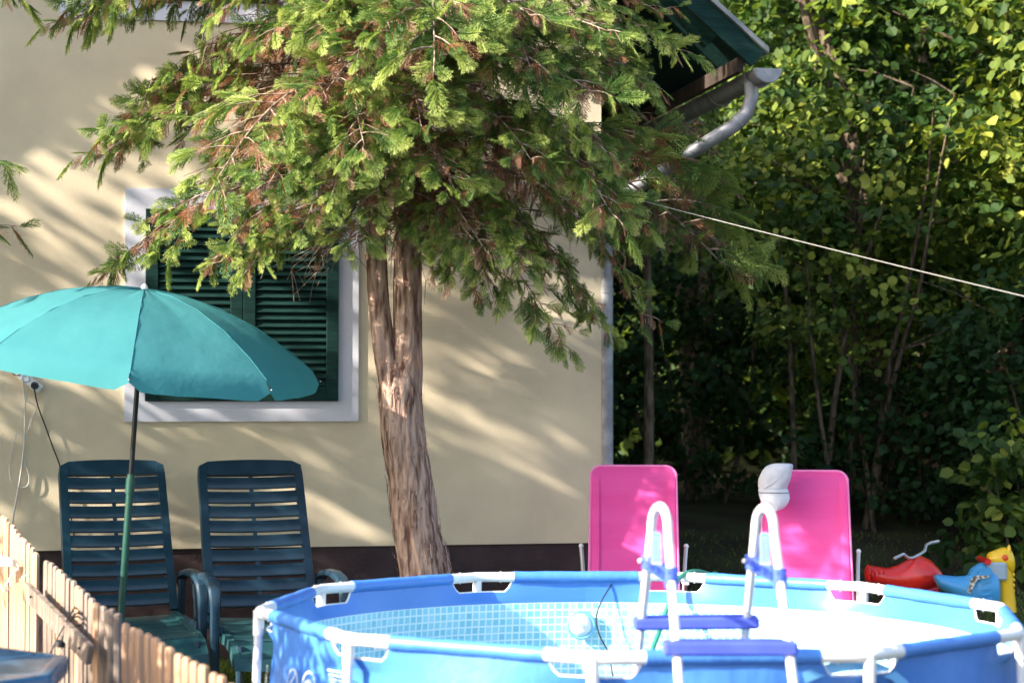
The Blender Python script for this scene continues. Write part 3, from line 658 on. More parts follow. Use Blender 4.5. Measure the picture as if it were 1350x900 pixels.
# ================================================================== GREEN RESIN RECLINERS
def recliner(loc, rz, label):
    t = empty('reclining_chair', loc, rz, label, 'chair', 'green resin reclining chairs by the wall')
    Wd = .305; tilt = R(24)
    # backrest in its own plane: u across, v up; bottom at z .40, y .0, leaning to +y
    def B(u, v, w_=0): return Vector((u, .0 + v * math.sin(tilt) - w_ * math.cos(tilt), .40 + v * math.cos(tilt) + w_ * math.sin(tilt)))
    H = .93; hw = lambda v: Wd * (1 + .04 * (1 - v / H))
    mb = MB(); rw = .045
    def arch(u): return H - .018 * (u / Wd) ** 2
    for sd in (-1, 1):
        rows = []
        for v in [0, .2, .45, .7, .84, .89]:
            h_ = hw(v) - (.0 if v < .85 else .006); rows.append([B(sd * h_, v, .012), B(sd * (h_ - rw), v, .012), B(sd * (h_ - rw), v, -.022), B(sd * (h_ + .004), v, -.030), B(sd * (h_ + .004), v, -.0)])
        mb.loft(rows)
    n = 12; rows = []
    for k in range(n + 1):
        u = -1 + 2 * k / n; uu = u * (hw(H) - .003); top_ = H - .018 * u * u - (.05 * max(0, (abs(u) - .82) / .18) ** 2); bot = .835
        if abs(u) > .999: top_ = .89
        bow = .012 * (1 - u * u)
        rows.append([B(uu, bot, .010 - bow), B(uu, top_, .010 - bow), B(uu, top_ + .002, -.028 - bow), B(uu, bot, -.022 - bow)])
    mb.loft(rows)
    mb.box((-.011, 0, 0), (.011, .012, .80), Matrix.Translation(B(0, .03, -.012)) @ Matrix.Rotation(-tilt, 4, 'X'))
    obj('backrest_frame', mb, M['resin'], t)
    for k in range(9):
        v0 = .035 + k * .0895; v1 = v0 + .070; rows = []; wv = hw(v0) - rw + .004
        for j in range(11):
            u = -1 + .2 * j; bow = .016 * (1 - u * u); rows.append([B(u * wv, v0, .006 - bow), B(u * wv, v0 + .006, .010 - bow), B(u * wv, v1 - .006, .010 - bow), B(u * wv, v1, .006 - bow), B(u * wv, v1, -.008 - bow), B(u * wv, v0, -.008 - bow)])
        s_ = MB(); s_.loft(rows); obj('back_slat', s_, M['resin'], t)
    # seat: y from .02 (back) to -.58 (front)
    def S(u, y, w_=0): 
        q_ = -y / .80; return Vector((u * (Wd - .01), y, .385 - .055 * math.sin(q_ * 2.2) + (-.10 * max(0, q_ - .86) / .14 if q_ > .86 else 0) + w_ - .012 * (1 - u * u)))
    for k in range(8):
        y0 = -.03 - k * .096; y1 = y0 - .088; s_ = MB()
        rows = [[S(u, y0, 0), S(u, (y0 + y1) / 2, 0), S(u, y1, 0), S(u, y1, -.014), S(u, y0, -.014)] for u in [-1 + .2 * j for j in range(11)]]
        s_.loft(rows); obj('seat_slat', s_, M['resin_lit'], t)
    s_ = MB()
    for sd in (-1, 1):
        s_.loft([[S(sd, y, .006) + Vector((sd * a, 0, b)) for a, b in ((-.01, 0), (.028, 0), (.034, -.05), (.0, -.055))] for y in (.02, -.2, -.4, -.6, -.72, -.80)])
    s_.loft([[S(u, -.80, .0) + Vector((0, a, b)) for a, b in ((.01, .006), (-.02, .0), (-.026, -.06), (.0, -.06))] for u in (-1.08, -.5, 0, .5, 1.08)])
    obj('seat_frame', s_, M['resin_lit'], t)
    for sd in (-1, 1):
        s_ = MB(); c = sd * (Wd + .055)
        pts = [(.10, .575), (.02, .605), (-.12, .625), (-.28, .628), (-.40, .612), (-.47, .57), (-.49, .51), (-.485, .46), (-.475, .30), (-.47, .0)]
        wd = [.030, .034, .036, .037, .037, .034, .030, .026, .024, .026]; rows = []
        for i, (y, z) in enumerate(pts):
            a = Vector(pts[max(i - 1, 0)]); b = Vector(pts[min(i + 1, 9)]); tn = (b - a).normalized(); nn = Vector((-tn.y, tn.x))
            th = .016
            rows.append([Vector((c + x * wd[i], y + nn.x * h_, z + nn.y * h_)) for x, h_ in ((-1, 0), (-.7, -th * .8), (0, -th * 1.1), (.7, -th * .8), (1, 0), (1, th), (-1, th))])
        s_.loft(rows); obj('armrest', s_, M['resin'], t)
        s_ = MB(); s_.tube([(c, .10, .60), (c - sd * .01, .08, .40), (c, .14, .0)], [.028, .026, .024], 8, flat=.6); obj('leg', s_, M['resin'], t)
        s_ = MB(); s_.box((c - .012 - sd * .03, -.47, .33), (c + .012 - sd * .03, .12, .375), bev=.004); obj('side_rail', s_, M['resin'], t)
        s_ = MB(); s_.tube([(sd * (Wd - .03), -.74, .30), (sd * (Wd - .02), -.76, .0)], [.022, .018], 8); obj('leg', s_, M['resin'], t)
    return t
def chair_at(px, py, d, rz, label):
    p = P(px, py, d); return recliner((p.x, p.y, 0), rz, label)
chair_at(161, 790, 11.42, R(21), 'left green resin reclining chair with slatted back, behind the parasol pole')
chair_at(346, 790, 11.42, R(19), 'right green resin reclining chair with slatted back, between the parasol and the tree trunk')

# ================================================================== PINK CHAIRS
def pink_chair(loc, rz, label, sc=1.0):
    t = empty('sling_chair', loc, rz, label, 'chair', 'pink sling chairs behind the pool')
    tilt = R(18); w_ = .252; H = .83
    def B(u, v, k=0): return Vector((u, .02 + v * math.sin(tilt) - k, .42 + v * math.cos(tilt)))
    out = []; rr_ = .065
    def outline(m):
        o = []; W2 = w_ - m; T = H - m
        for i in range(7): o.append((W2 + .012 * (1 - i / 6 * .8) - .004, (T - rr_) * i / 6))
        for i in range(1, 7): a = math.pi / 2 * i / 6; o.append((W2 - rr_ + rr_ * math.cos(a), T - rr_ + rr_ * math.sin(a)))
        return o + [(-u, v) for u, v in o[::-1]]
    ol = outline(.0)
    mb = MB(); mb.tube([B(u, v, -.006) for u, v in ol], .0085, 8); obj('back_frame', mb, M['pale_pink'], t)
    ol2 = outline(.004); half = len(ol2) // 2; rows = []
    for i in range(half):
        u, v = ol2[i]; rows.append([B(u * s_, v, -.022 * (1 - s_ * s_) * math.sin(min(1, v / H + .1) * 3.0) + .003 * noise.noise(Vector((s_ * 2, v * 14, 1)))) for s_ in [-1 + .1 * j for j in range(21)]])
    mb = MB(); mb.grid(rows); obj('backrest', mb, M['pink'], t, angle=80)
    for sd in (-1, 1):
        mb = MB(); mb.grid([[B(sd * (w_ - .030) + s_ * .022, v, .0075 + .002 * (1 - abs(s_))) for s_ in (-1, 0, 1)] for v in (.0, .25, .5, .765)]); obj('side_hem', mb, M['pink'], t)
    rows = [[Vector((s_ * w_, y, .42 - .03 * (1 - s_ * s_) - .03 * math.sin(-y * 5))) for s_ in [-1 + .2 * j for j in range(11)]] for y in (.02, -.1, -.2, -.3, -.4, -.48)]
    mb = MB(); mb.grid(rows); obj('seat', mb, M['pink'], t)
    mb = MB(); mb.tube([(-w_, .04, .42), (-w_, -.46, .42), (-w_ + .03, -.5, .42), (w_ - .03, -.5, .42), (w_, -.46, .42), (w_, .04, .42)], .011, 8); obj('seat_frame', mb, M['tube_metal'], t)
    for sd in (-1, 1):
        c = sd * (w_ + .035)
        mb = MB(); mb.tube([(c - sd * .02, -.30, .0), (c, .06, .50), (c + sd * .012, .16, .66), (c + sd * .02, .20, .745)], .012, 10); lg = obj('leg', mb, M['tube_metal'], t)
        mb = MB(); mb.ball((c + sd * .02, .20, .745), .0155, 10, 7); obj('cap', mb, M['white_plastic'], lg)
        mb = MB(); mb.tube([(c, .36, .0), (c, .0, .40), (c, -.26, .56), (c, -.30, .57)], .011, 10); obj('leg', mb, M['tube_metal'], t)
        mb = MB(); mb.box((c - .02, -.32, .565), (c + .02, .06, .585), bev=.006); obj('armrest', mb, M['white_plastic'], t)
    return t
q1 = P(835, 760, 11.6); pink_chair((q1.x, 11.55, 0), R(-3), 'bright pink sling chair at the house corner, behind the left ladder loop')
q2 = P(1064, 770, 11.6); pc2 = pink_chair((q2.x, 11.55, -.03), R(-4), 'pink sling chair with a pale cap hung on its top corner')
# cap: crown, brim, button, hung over the chair's corner
c0 = P(1022, 638, 11.68)
capo = empty('baseball_cap', c0, 0, 'pale grey cotton cap hanging on the left top corner of the right pink chair', 'cap')
Mc = Matrix.Rotation(R(-14), 4, 'Y')
def capf(x, y, z): return Mc @ Vector((x, y, z))
CD = 11.66
mb = MB(); rows = []
cr_ = [(610.5, 1022, 1040), (612, 1015, 1045), (615, 1009.5, 1045.5), (620, 1005, 1045), (627, 1001.5, 1043.5), (633, 999.8, 1041.5), (640, 999.3, 1039), (646, 1000, 1037), (650, 1001, 1036)]
for n_, (py, xa, xb) in enumerate(cr_):
    a, b = P(xa, py, CD), P(xb, py, CD); c = (a + b) / 2; hw_ = (b - a).length / 2; ring = []; dp_ = .062 * math.sin(min(1, (n_ + .6) / 5) * math.pi / 2)
    for i in range(36):
        t = 2 * math.pi * i / 36; f = 1 + .045 * noise.noise(Vector((math.cos(t) * 2, math.sin(t) * 2, n_ * .5))) 
        fold = .006 * math.sin(n_ * 1.7 + math.cos(t) * 4) * (math.sin(t) < 0)
        ring.append(c + Vector((hw_ * math.cos(t) * f, dp_ * math.sin(t) * f + fold, 0)))
    rows.append(ring)
mb.loft(rows); obj('crown', mb, M['cap'], capo, world=True, angle=80)
mb = MB(); rows = []
for n_, (py, xa, xb) in enumerate([(644, 999, 1038), (650, 999.5, 1039.5), (656, 1000.5, 1040), (661, 1003, 1038.5), (666, 1007, 1035), (670, 1012, 1030), (672, 1017, 1024)]):
    a, b = P(xa, py, CD), P(xb, py, CD); rows.append([a.lerp(b, k / 12) + Vector((0, -.066 * math.sin(math.pi * (.12 + .76 * k / 12)) - .030 * math.sin(n_ / 6 * 1.5), 0)) for k in range(13)])
mb.grid(rows); mb.grid([[p + Vector((0, .004, .001)) for p in r_] for r_ in rows]); obj('brim', mb, M['cap'], capo, world=True, angle=80)
mb = MB(); mb.tube([rows[1][k] + Vector((0, -.002, .006)) for k in range(13)], .0025, 5); obj('brim_shadow_seam', mb, M['seam_shadow'], capo, world=True)
mb = MB(); mb.tube([P(1041, 616, CD - .02), P(1031, 626, CD - .055), P(1020, 636, CD - .066), P(1006, 645, CD - .05)], .0022, 5); mb.tube([P(1041, 628, CD - .02), P(1033, 636, CD - .055), P(1024, 642, CD - .066)], .0018, 5); obj('crown_crease', mb, M['cap'], capo, world=True)

# ================================================================== POOL
PC = Vector((.503, 8.0, 0)); RP = 1.508; ZR = .775; NT = 10; TILT = R(.6)
pool = empty('frame_pool', PC, 0, 'round blue above-ground frame pool with white tubular legs and a tiled print inside', 'swimming pool', ry=TILT)
def ang(k): return R(9.5 + 36 * k)          # clockwise from the back
def vtx(k, z=0, r_=RP): a = ang(k); return Vector((r_ * math.sin(a), r_ * math.cos(a), z))
chord = (vtx(1) - vtx(0)).length; cut = .155
def rimpt(k, s):
    """s metres along the rim from tee k toward k+1 (negative toward k-1)"""
    return vtx(k).lerp(vtx(k + (1 if s >= 0 else -1)), abs(s) / chord)
def topz(s):
    a = abs(s); return ZR if a >= .172 else (ZR - .068 if a <= .125 else ZR - .068 * (1 - ((a - .125) / .047) ** 1.6))
ss = [0, .06, .11, .125, .14, .155, .165, .172, .20, .26, .34, .42]
cols = []
for k in range(NT):
    for s in [-x for x in ss[:0:-1]] + ss: cols.append((k, s))
def section(k, s, side):
    """radial profile points, top to bottom; side 1 outer, -1 inner"""
    p = rimpt(k, s); a = math.atan2(p.x, p.y); rr_ = math.hypot(p.x, p.y); zt = topz(s); out = []
    o = .004 if side > 0 else -.004
    sag = .012 * noise.noise(Vector((a * 5, 0, 1)))
    for f in (0, .25, .5, .75, 1):
        z = zt + (.66 - zt) * f; b = f * f * (3 - 2 * f) * .75 + f * .25
        full = (ZR - z) / (ZR - .66); b = full * .6 + full * full * .4
        rc = rr_ * (1 - b) + (RP * .955 + .004 + sag * full) * b - (.0 if full < .01 else .0)
        out.append((rc + o, z))
    for z in (.60, .52, .42, .30, .18, .08, .0):
        rc = RP * .955 + .022 * math.sin(math.pi * (.66 - z) / .66) + sag + .006 * noise.noise(Vector((a * 7, z * 6, 4))); out.append((rc + o, z))
    return a, out
def wall_surface(side):
    rows = []; uv = []
    for (k, s) in cols + cols[:1]:
        a, o = section(k, s, side); rows.append([Vector((r_ * math.sin(a), r_ * math.cos(a), z)) for r_, z in o]); uv.append((a, [z for r_, z in o]))
    return rows, uv
def pool_wall(side, name, m):
    rows, uv = wall_surface(side); mb = MB(); mb.grid(rows); o = obj(name, mb, m, pool, angle=50)
    me = o.data; ul = me.uv_layers.new(name='UVMap')
    prev = 0; us = []
    n = len(rows[0]); arc = 0; last = None
    for i, r_ in enumerate(rows):
        if last is not None: arc += (r_[6].xy - last).length
        last = r_[6].xy; us.append(arc)
    for l in me.loops:
        i, j = divmod(l.vertex_index, n); ul.data[l.index].uv = (us[i], rows[i][j].z)
    return o
pool_wall(1, 'outer_liner', M['rim_blue']); inner = pool_wall(-1, 'inner_liner', M['tile'])
mb = MB(); n = 60; mb.add([(0, 0, .012)] + [(1.46 * math.cos(2 * math.pi * k / n), 1.46 * math.sin(2 * math.pi * k / n), .012) for k in range(n)], [(0, 1 + k, 1 + (k + 1) % n) for k in range(n)]); fl = obj('pool_floor', mb, M['tile'], pool)
ul = fl.data.uv_layers.new(name='UVMap')
for l in fl.data.loops: c = fl.data.vertices[l.vertex_index].co; ul.data[l.index].uv = (c.x + 2, .3 + c.y * .1 if 0 else min(.64, .3 + c.y * .2))
for k in range(NT):
    # white tee with a slight bend over the leg
    a = ang(k); v = vtx(k, ZR); e1 = rimpt(k, -.175) + Vector((0, 0, ZR)); e2 = rimpt(k, .175) + Vector((0, 0, ZR))
    mid = [e1, e1.lerp(v, .45), e1.lerp(v, .8), v.lerp((e1 + e2) / 2, .12), e2.lerp(v, .8), e2.lerp(v, .45), e2]
    mb = MB(); mb.tube(mid, [.0235, .0225, .0225, .0235, .0225, .0225, .0235], 14); tee = obj('tee_joint', mb, M['white_plastic'], pool)
    mb = MB(); mb.tube([v + Vector((0, 0, .005)), v + Vector((0, 0, -.09))], [.0215, .0205], 14); obj('socket', mb, M['white_plastic'], tee)
    for e in (-.11, .11):
        pp = rimpt(k, e) + Vector((0, 0, ZR)); mb = MB(); mb.tube([pp + Vector((0, 0, -.026)), pp + Vector((0, 0, .026))], .004, 8); obj('pin', mb, M['white_plastic'], tee)
    # white edging of the cut-out under the tee
    mb = MB(); pts = []
    for s in (-.17, -.16, -.145, -.125, -.09, -.045, 0, .045, .09, .125, .145, .16, .17):
        aa, o = section(k, s, 1); pts.append(Vector(((o[0][0] - .004) * math.sin(aa), (o[0][0] - .004) * math.cos(aa), o[0][1] + .001)))
    mb.tube(pts, .0045, 6); obj('cutout_edging', mb, M['white_plastic'], pool)
    lt = v + Vector((0, 0, -.08)); lb = vtx(k, 0, RP + .02)
    lb.z = .01
    mb = MB(); mb.tube([lt, lb], .0165, 12); lg = obj('leg', mb, M['white_paint'], pool)
    mb = MB(); mb.tube([lb + Vector((0, 0, .0)), lb + Vector((0, 0, .03))], .022, 12); obj('foot', mb, M['white_plastic'], lg)
    # sleeve of liner round the top rail between two tees
    s0 = rimpt(k, .172) + Vector((0, 0, ZR)); s1 = rimpt(k + 1, -.172) + Vector((0, 0, ZR)); mb = MB()
    mb.tube([s0.lerp(s1, i / 8) for i in range(9)], [.0262 + .0012 * math.sin(i * 2.1 + k) for i in range(9)], 14); obj('rail_sleeve', mb, M['rim_blue'], pool)
# water
mb = MB(); n = 72; mb.add([(PC.x, PC.y, .33)] + [(PC.x + 1.452 * math.cos(2 * math.pi * k / n), PC.y + 1.452 * math.sin(2 * math.pi * k / n), .33) for k in range(n)], [(0, 1 + k, 1 + (k + 1) % n) for k in range(n)])
tag(obj('water', mb, M['water']), kind='structure')
PM = W[pool]; PI_ = PM.inverted()
# flat print on the outer liner: round icons, small text rows, a pale wave
def on_liner(px, py, off=.006, front=True):
    """photo pixel to pool-local point on the outer liner"""
    o = PI_ @ Vector((0, 0, CAMZ)); d = (PI_ @ P(px, py, 8)) - o
    a_ = d.x ** 2 + d.y ** 2; rr_ = RP * .955 + .02 + off; b_ = 2 * (o.x * d.x + o.y * d.y); c_ = o.x ** 2 + o.y ** 2 - rr_ ** 2
    t = (-b_ - math.sqrt(max(0, b_ * b_ - 4 * a_ * c_))) / (2 * a_); return o + d * t
def cyl(th, z, off=.008):
    a = th; rr_ = section(0, 0, 1) and (RP * .955 + .004 + .022 * math.sin(math.pi * (.66 - z) / .66) + .014) + off; return Vector((rr_ * math.sin(a), rr_ * math.cos(a), z))
def band(mb, pts, wd):
    """flat ribbon of print following (theta, z) points on the liner"""
    rows = []
    for i, (th, z) in enumerate(pts):
        a = pts[max(i - 1, 0)]; b = pts[min(i + 1, len(pts) - 1)]; dx, dz = (b[0] - a[0]) * 1.47, b[1] - a[1]; l = math.hypot(dx, dz) + 1e-9; nx, nz = -dz / l * wd / 2, dx / l * wd / 2
        rows.append([cyl(th + nx / 1.47, z + nz), cyl(th - nx / 1.47, z - nz)])
    mb.grid(rows)
for i, (px, py) in enumerate(((355, 893), (388, 899), (409, 903))):
    q_ = on_liner(px, py); th = math.atan2(q_.x, q_.y); zc = q_.z; R_ = .048
    mb = MB(); band(mb, [(th + R_ * math.cos(a) / 1.47, zc + R_ * math.sin(a)) for a in [2 * math.pi * k / 24 for k in range(25)]], .007)
    if i == 0:
        for e in (-.018, .018): band(mb, [(th + e / 1.47, zc - .04), (th + e / 1.47, zc + .035)], .006)
        band(mb, [(th - .018 / 1.47, zc), (th + .018 / 1.47, zc)], .006)
    elif i == 1: band(mb, [(th + (.02 * math.sin(u * 5)) / 1.47, zc - .04 + .08 * u) for u in [k / 10 for k in range(11)]], .007)
    else:
        band(mb, [(th - .03 / 1.47, zc + .01), (th + .03 / 1.47, zc + .01)], .006); band(mb, [(th + .02 * math.cos(a) / 1.47, zc + .02 * math.sin(a)) for a in [2 * math.pi * k / 12 for k in range(13)]], .007)
    obj('printed_icon', mb, M['print_white'], pool)
mb = MB()
for j, (px, py, w_) in enumerate(((432, 882, .10), (434, 888, .13), (436, 894, .12), (438, 900, .14), (440, 906, .10))):
    q_ = on_liner(px, py); th = math.atan2(q_.x, q_.y); u = 0
    while u < w_:
        l = random.uniform(.012, .03); band(mb, [(th - (u) / 1.47, q_.z), (th - min(u + l, w_) / 1.47, q_.z)], .006); u += l + .006
obj('printed_text', mb, M['print_white'], pool)
mb = MB(); pts = []
for px, py in ((1060, 893), (1085, 884), (1110, 878), (1135, 876), (1158, 880), (1178, 889), (1193, 902), (1202, 920)):
    q_ = on_liner(px, py); pts.append((math.atan2(q_.x, q_.y), q_.z))
band(mb, pts, .036); obj('printed_wave', mb, M['print_pale'], pool)
# round inlet fitting on the far inner wall
a = math.atan2(-.25, 1.0); a = math.atan2(P(763, 823, 9.42).x - PC.x, 1.44)
cI = Vector((1.425 * math.sin(a), 1.425 * math.cos(a), (PI_ @ P(763, 823, 9.42)).z)); nI = Vector((-math.sin(a), -math.cos(a), 0))
mb = MB(); mb.tube([cI - nI * .03, cI, cI + nI * .012, cI + nI * .022], [.052, .052, .046, .030], 20); fit = obj('inlet_fitting', mb, M['white_plastic'], pool)
mb = MB(); mb.tube([cI + nI * .015, cI + nI * .027], .012, 12); obj('nozzle', mb, M['toy_grey'], fit)
mb = MB(); q_ = nI.cross(Vector((0, 0, 1))); mb.tube([cI + nI * .004 + (q_ * math.cos(t) + Vector((0, 0, 1)) * math.sin(t)) * .062 for t in [2 * math.pi * k / 24 for k in range(24)]], .007, 6, closed=True); obj('flange', mb, M['print_pale'], fit)

# ================================================================== LADDER
lad = empty('pool_ladder', (.66, 6.58, 0), R(-2), 'white tubular A-frame pool ladder with blue steps straddling the front rim', 'ladder')
LI = W[lad].inverted()
def lp_(px, py, d): return P(px, py, d)
for (xt, xbk, xfr, yt) in ((868, 846, 892, 667), (1007, 984, 1040, 669)):
    dT = 6.52; top_ = P(xt, yt, dT); bk = P(xbk, 822, 6.86); fr = P(xfr, 852, 6.26)
    sb = (P(859, 700, 6.60) if xt == 868 else P(996, 700, 6.60)); sf = (P(881, 700, 6.44) if xt == 868 else P(1021, 702, 6.44))
    dirb = (bk - sb).normalized(); dirf = (fr - sf).normalized()
    bb = bk + dirb * ((bk.z - .05) / -dirb.z); fb = fr + dirf * (fr.z / -dirf.z)
    cen = (sb + sf) / 2; pts = [bb, bk, sb.lerp(bk, .4), sb]
    for i in range(1, 10):
        a = math.pi * i / 10; c = sb.lerp(sf, .5 - .5 * math.cos(a)); pts.append(c + Vector((0, 0, (top_.z - cen.z) * math.sin(a) ** .9)))
    pts += [sf, sf.lerp(fr, .4), fr, fb]
    mb = MB(); mb.tube(pts, .0148, 14); rail = obj('side_rail', mb, M['white_paint'], lad, world=True, angle=60)
    # blue spreader bracket with white pins
    pb = sb.lerp(bk, .32); pf = sf.lerp(fr, .40); mb = MB(); d_ = (pf - pb); n_ = Vector((0, 0, 1))
    side = Vector((-.022 if 1 else .02, 0, 0))
    zax = d_.normalized(); xax = Vector((1, 0, 0)); yax = zax.cross(xax).normalized(); Bm = Matrix((zax, yax, zax.cross(yax))).transposed().to_4x4(); Bm.translation = pb
    L = d_.length
    mb.box((-.03, -.022, -.016), (L + .02, -.016, .016), Bm); mb.box((-.03, .014, -.016), (L + .02, .020, .016), Bm)
    for i in range(5):
        x = L * i / 4; mb.box((x - .004, -.016, -.012), (x + .004, .014, .012), Bm)
    mb.tube([pf + Vector((0, 0, .03)), pf - Vector((0, 0, .035))], .0225, 12); mb.tube([pb + Vector((0, 0, .02)), pb - Vector((0, 0, .025))], .0225, 12)
    br = obj('spreader_bracket', mb, M['bracket_blue'], lad, world=True, smooth=False)
    for q_ in (pb + Vector((-.028, -.01, .004)), pb + Vector((.035, -.02, .02))):
        mb = MB(); mb.ball(q_, .008, 8, 6); obj('pin', mb, M['white_plastic'], br, world=True)
    # warning plate: white board with blue head and rows of small print, rounded top
    c = (pb + pf) / 2 + Vector((-.012 if xt == 868 else -.006, -.03, .07)); hw_, hh = .0165, .053; o = []
    for i in range(9): t = math.pi * i / 8; o.append(c + Vector((hw_ * math.cos(t), -.012 * math.cos(t), hh - .014 + .014 * math.sin(t))))
    o += [c + Vector((-hw_, .012, -hh)), c + Vector((hw_, -.012, -hh))]
    mb = MB(); mb.prism(o, (0, .003, 0)); pl_ = obj('warning_plate', mb, M['plate'], lad, world=True, smooth=False)
    mb = MB(); mb.prism([c + Vector((x_ * hw_ * .98, -.012 * x_ - .0015, z_)) for x_, z_ in ((1, hh - .016), (.7, hh - .006), (0, hh - .001), (-.7, hh - .006), (-1, hh - .016))], (0, -.001, 0)); obj('plate_heading', mb, M['print_blue'], pl_, world=True, smooth=False)
    mb = MB()
    for j in range(9):
        z_ = hh - .026 - j * .0088; x_ = -.85
        while x_ < .7:
            l = random.uniform(.4, .9); x2_ = min(x_ + l, .85); mb.prism([c + Vector((x_ * hw_, -.012 * x_ - .0015, z_)), c + Vector((x2_ * hw_, -.012 * x2_ - .0015, z_)), c + Vector((x2_ * hw_, -.012 * x2_ - .0015, z_ + .0058)), c + Vector((x_ * hw_, -.012 * x_ - .0015, z_ + .0058))], (0, -.0008, 0)); x_ = x2_ + .12
    obj('small_print', mb, M['print_blue'], pl_, world=True, smooth=False)
def step(a, b, hgt, dep):
    v = (b - a); x = v.normalized(); y = Vector((0, 0, 1)).cross(x).normalized(); Bm = Matrix((x, y, Vector((0, 0, 1)))).transposed().to_4x4(); Bm.translation = a; L = v.length
    mb = MB(); mb.box((0, -dep / 2, -hgt / 2), (L, dep / 2, hgt / 2), Bm, bev=.008)
    for i in range(6): yy = -dep / 2 + .012 + i * (dep - .024) / 5; mb.box((.03, yy - .003, hgt / 2 + .0005), (L - .03, yy + .003, hgt / 2 + .003), Bm)
    return obj('step', mb, M['step_blue'], lad, world=True, smooth=False)
step(P(835, 821, 6.86), P(1000, 819, 6.86), .042, .085)
step(P(874, 853, 6.26), P(1050, 853, 6.26), .044, .085)
for dz in (.27, .54):
    step(P(834, 821, 6.90) - Vector((0, -.035, dz)), P(1001, 819, 6.90) - Vector((0, -.035, dz)), .042, .085)
    step(P(872, 853, 6.24) - Vector((0, .05, dz)), P(1053, 853, 6.24) - Vector((0, .05, dz)), .044, .085)

# ================================================================== HOSE, CABLE
mb = MB(); hp = [(950, 768, 9.75), (935, 757, 9.6), (915, 753, 9.5), (897, 760, 9.42), (889, 775, 9.38), (880, 800, 9.3), (868, 835, 9.2), (858, 862, 9.1), (850, 890, 9.0)]
def smooth_path(pts, n=6):
    pts = [Vector(p) for p in pts]; o = []
    for i in range(len(pts) - 1):
        p0 = pts[max(i - 1, 0)]; p1 = pts[i]; p2 = pts[i + 1]; p3 = pts[min(i + 2, len(pts) - 1)]
        for j in range(n):
            u = j / n; o.append(.5 * ((2 * p1) + (p2 - p0) * u + (2 * p0 - 5 * p1 + 4 * p2 - p3) * u * u + (3 * p1 - p0 - 3 * p2 + p3) * u ** 3))
    return o + [pts[-1]]
e0 = P(960, 800, 9.85); path = [Vector((e0.x + .1, 10.2, .02)), Vector((e0.x, 9.95, .3))] + [P(*q_) for q_ in hp]
mb.tube(smooth_path(path), .0115, 8); tag(obj('garden_hose', mb, M['hose']), 'green garden hose looping over the far pool rim down into the pool', 'hose')
mb = MB(); mb.tube(smooth_path([P(*q_) for q_ in ((800, 768, 9.62), (806, 757, 9.56), (812, 756, 9.50), (806, 770, 9.44), (793, 792, 9.40), (786, 815, 9.38), (791, 838, 9.37), (802, 860, 9.36), (808, 890, 9.2))]), .0035, 6)
tag(obj('thin_cable', mb, M['cable']), 'thin dark cable hanging over the far rim into the pool beside the inlet', 'cable')
# washing line
mb = MB(); A = P(772, 245, 10.9); B_ = P(1352, 380, 8.6); D = B_ + (B_ - A) * 1.2; ln = []
for i in range(41): u = i / 40; p = A.lerp(D, u); p.z -= .30 * 4 * u * (1 - u) * .12; ln.append(p)
mb.tube([P(536, 236, 11.12), P(620, 239, 11.05), P(700, 242, 10.97)] + ln, .0020, 6); tag(obj('washing_line', mb, M['line']), 'white washing line running from the cypress to the right edge', 'rope')

# ================================================================== FENCE
FG = 'parts of the low paling fence'
def picket_mesh(m, hgt, wd, th, seed):
    mb = MB(); r = random.Random(seed); n = 6; prof = [(-1, -.35), (-.55, -1), (.55, -1), (1, -.35), (.9, 1), (-.9, 1)]
    rows = []
    for z, s in ((0, 1), (hgt * .35, 1.02), (hgt * .7, .97), (hgt - .018, 1), (hgt - .006, .86), (hgt, .5)):
        dx = r.uniform(-.0015, .0015) if z > 0 else 0; rows.append([Vector((x * wd / 2 * s + dx, y * th / 2 * s, z)) for x, y in prof])
    mb.loft(rows); o = obj('picket', mb, m, None, smooth=False); me = o.data; bpy.data.objects.remove(o); return me
def fence(name, a, b, n, mats, wd, th, label, cat, rail=True, group=None):
    A = P(*a); B_ = P(*b); v = (B_ - A); v.z = 0; x = v.normalized(); rz = math.atan2(x.y, x.x); t = empty(name, (A.x, A.y, 0), rz, label, cat, group); L = v.length
    for i in range(n):
        u = (i + .5) / n; h_ = A.z + (B_.z - A.z) * u + random.uniform(-.006, .006); me = picket_mesh(M[mats[i % len(mats)]], h_, wd * random.uniform(.9, 1.1), th, random.random())
        Mt = Matrix.Translation((L * u + random.uniform(-.005, .005), random.uniform(-.003, .003), 0)) @ Matrix.Rotation(random.uniform(-.012, .012), 4, 'Y') @ Matrix.Rotation(random.uniform(-.12, .12), 4, 'Z'); link('picket', me, t, Mt)
    if rail:
        for z in (.16, min(A.z, B_.z) - .24):
            mb = MB(); mb.box((0, th / 2 + .004, z), (L, th / 2 + .026, z + .035), bev=.003); obj('rail', mb, M['grey_wood'], t, smooth=False)
    return t, L
fence('fence_section', (2, 676, 10.25), (50, 730, 9.2), 11, ['pale_wood'], .062, .020, 'sunlit pale paling fence section at the left edge with white rope hung on it', 'fence', group=FG)
gt, gL = fence('garden_gate', (59, 735, 8.95), (146, 808, 7.68), 14, ['grey_wood', 'grey_wood', 'grey_wood', 'pale_wood'], .054, .022, 'greyer paling gate, toned darker for shade, weathered plank across, black cable hung on it', 'gate', group=FG)  # mostly grey pickets put the gate's shade into the wood colour
fence('fence_section', (162, 818, 7.35), (312, 903, 5.95), 14, ['pale_wood', 'pale_wood', 'pale_wood'], .050, .024, 'pale pointed paling fence section running from the gate toward the pool', 'fence', group=FG)
fp = empty('fence_post', P(152, 806, 7.55).xy.to_3d(), R(25), 'pair of grey weathered posts between the gate and the pale fence section', 'post')
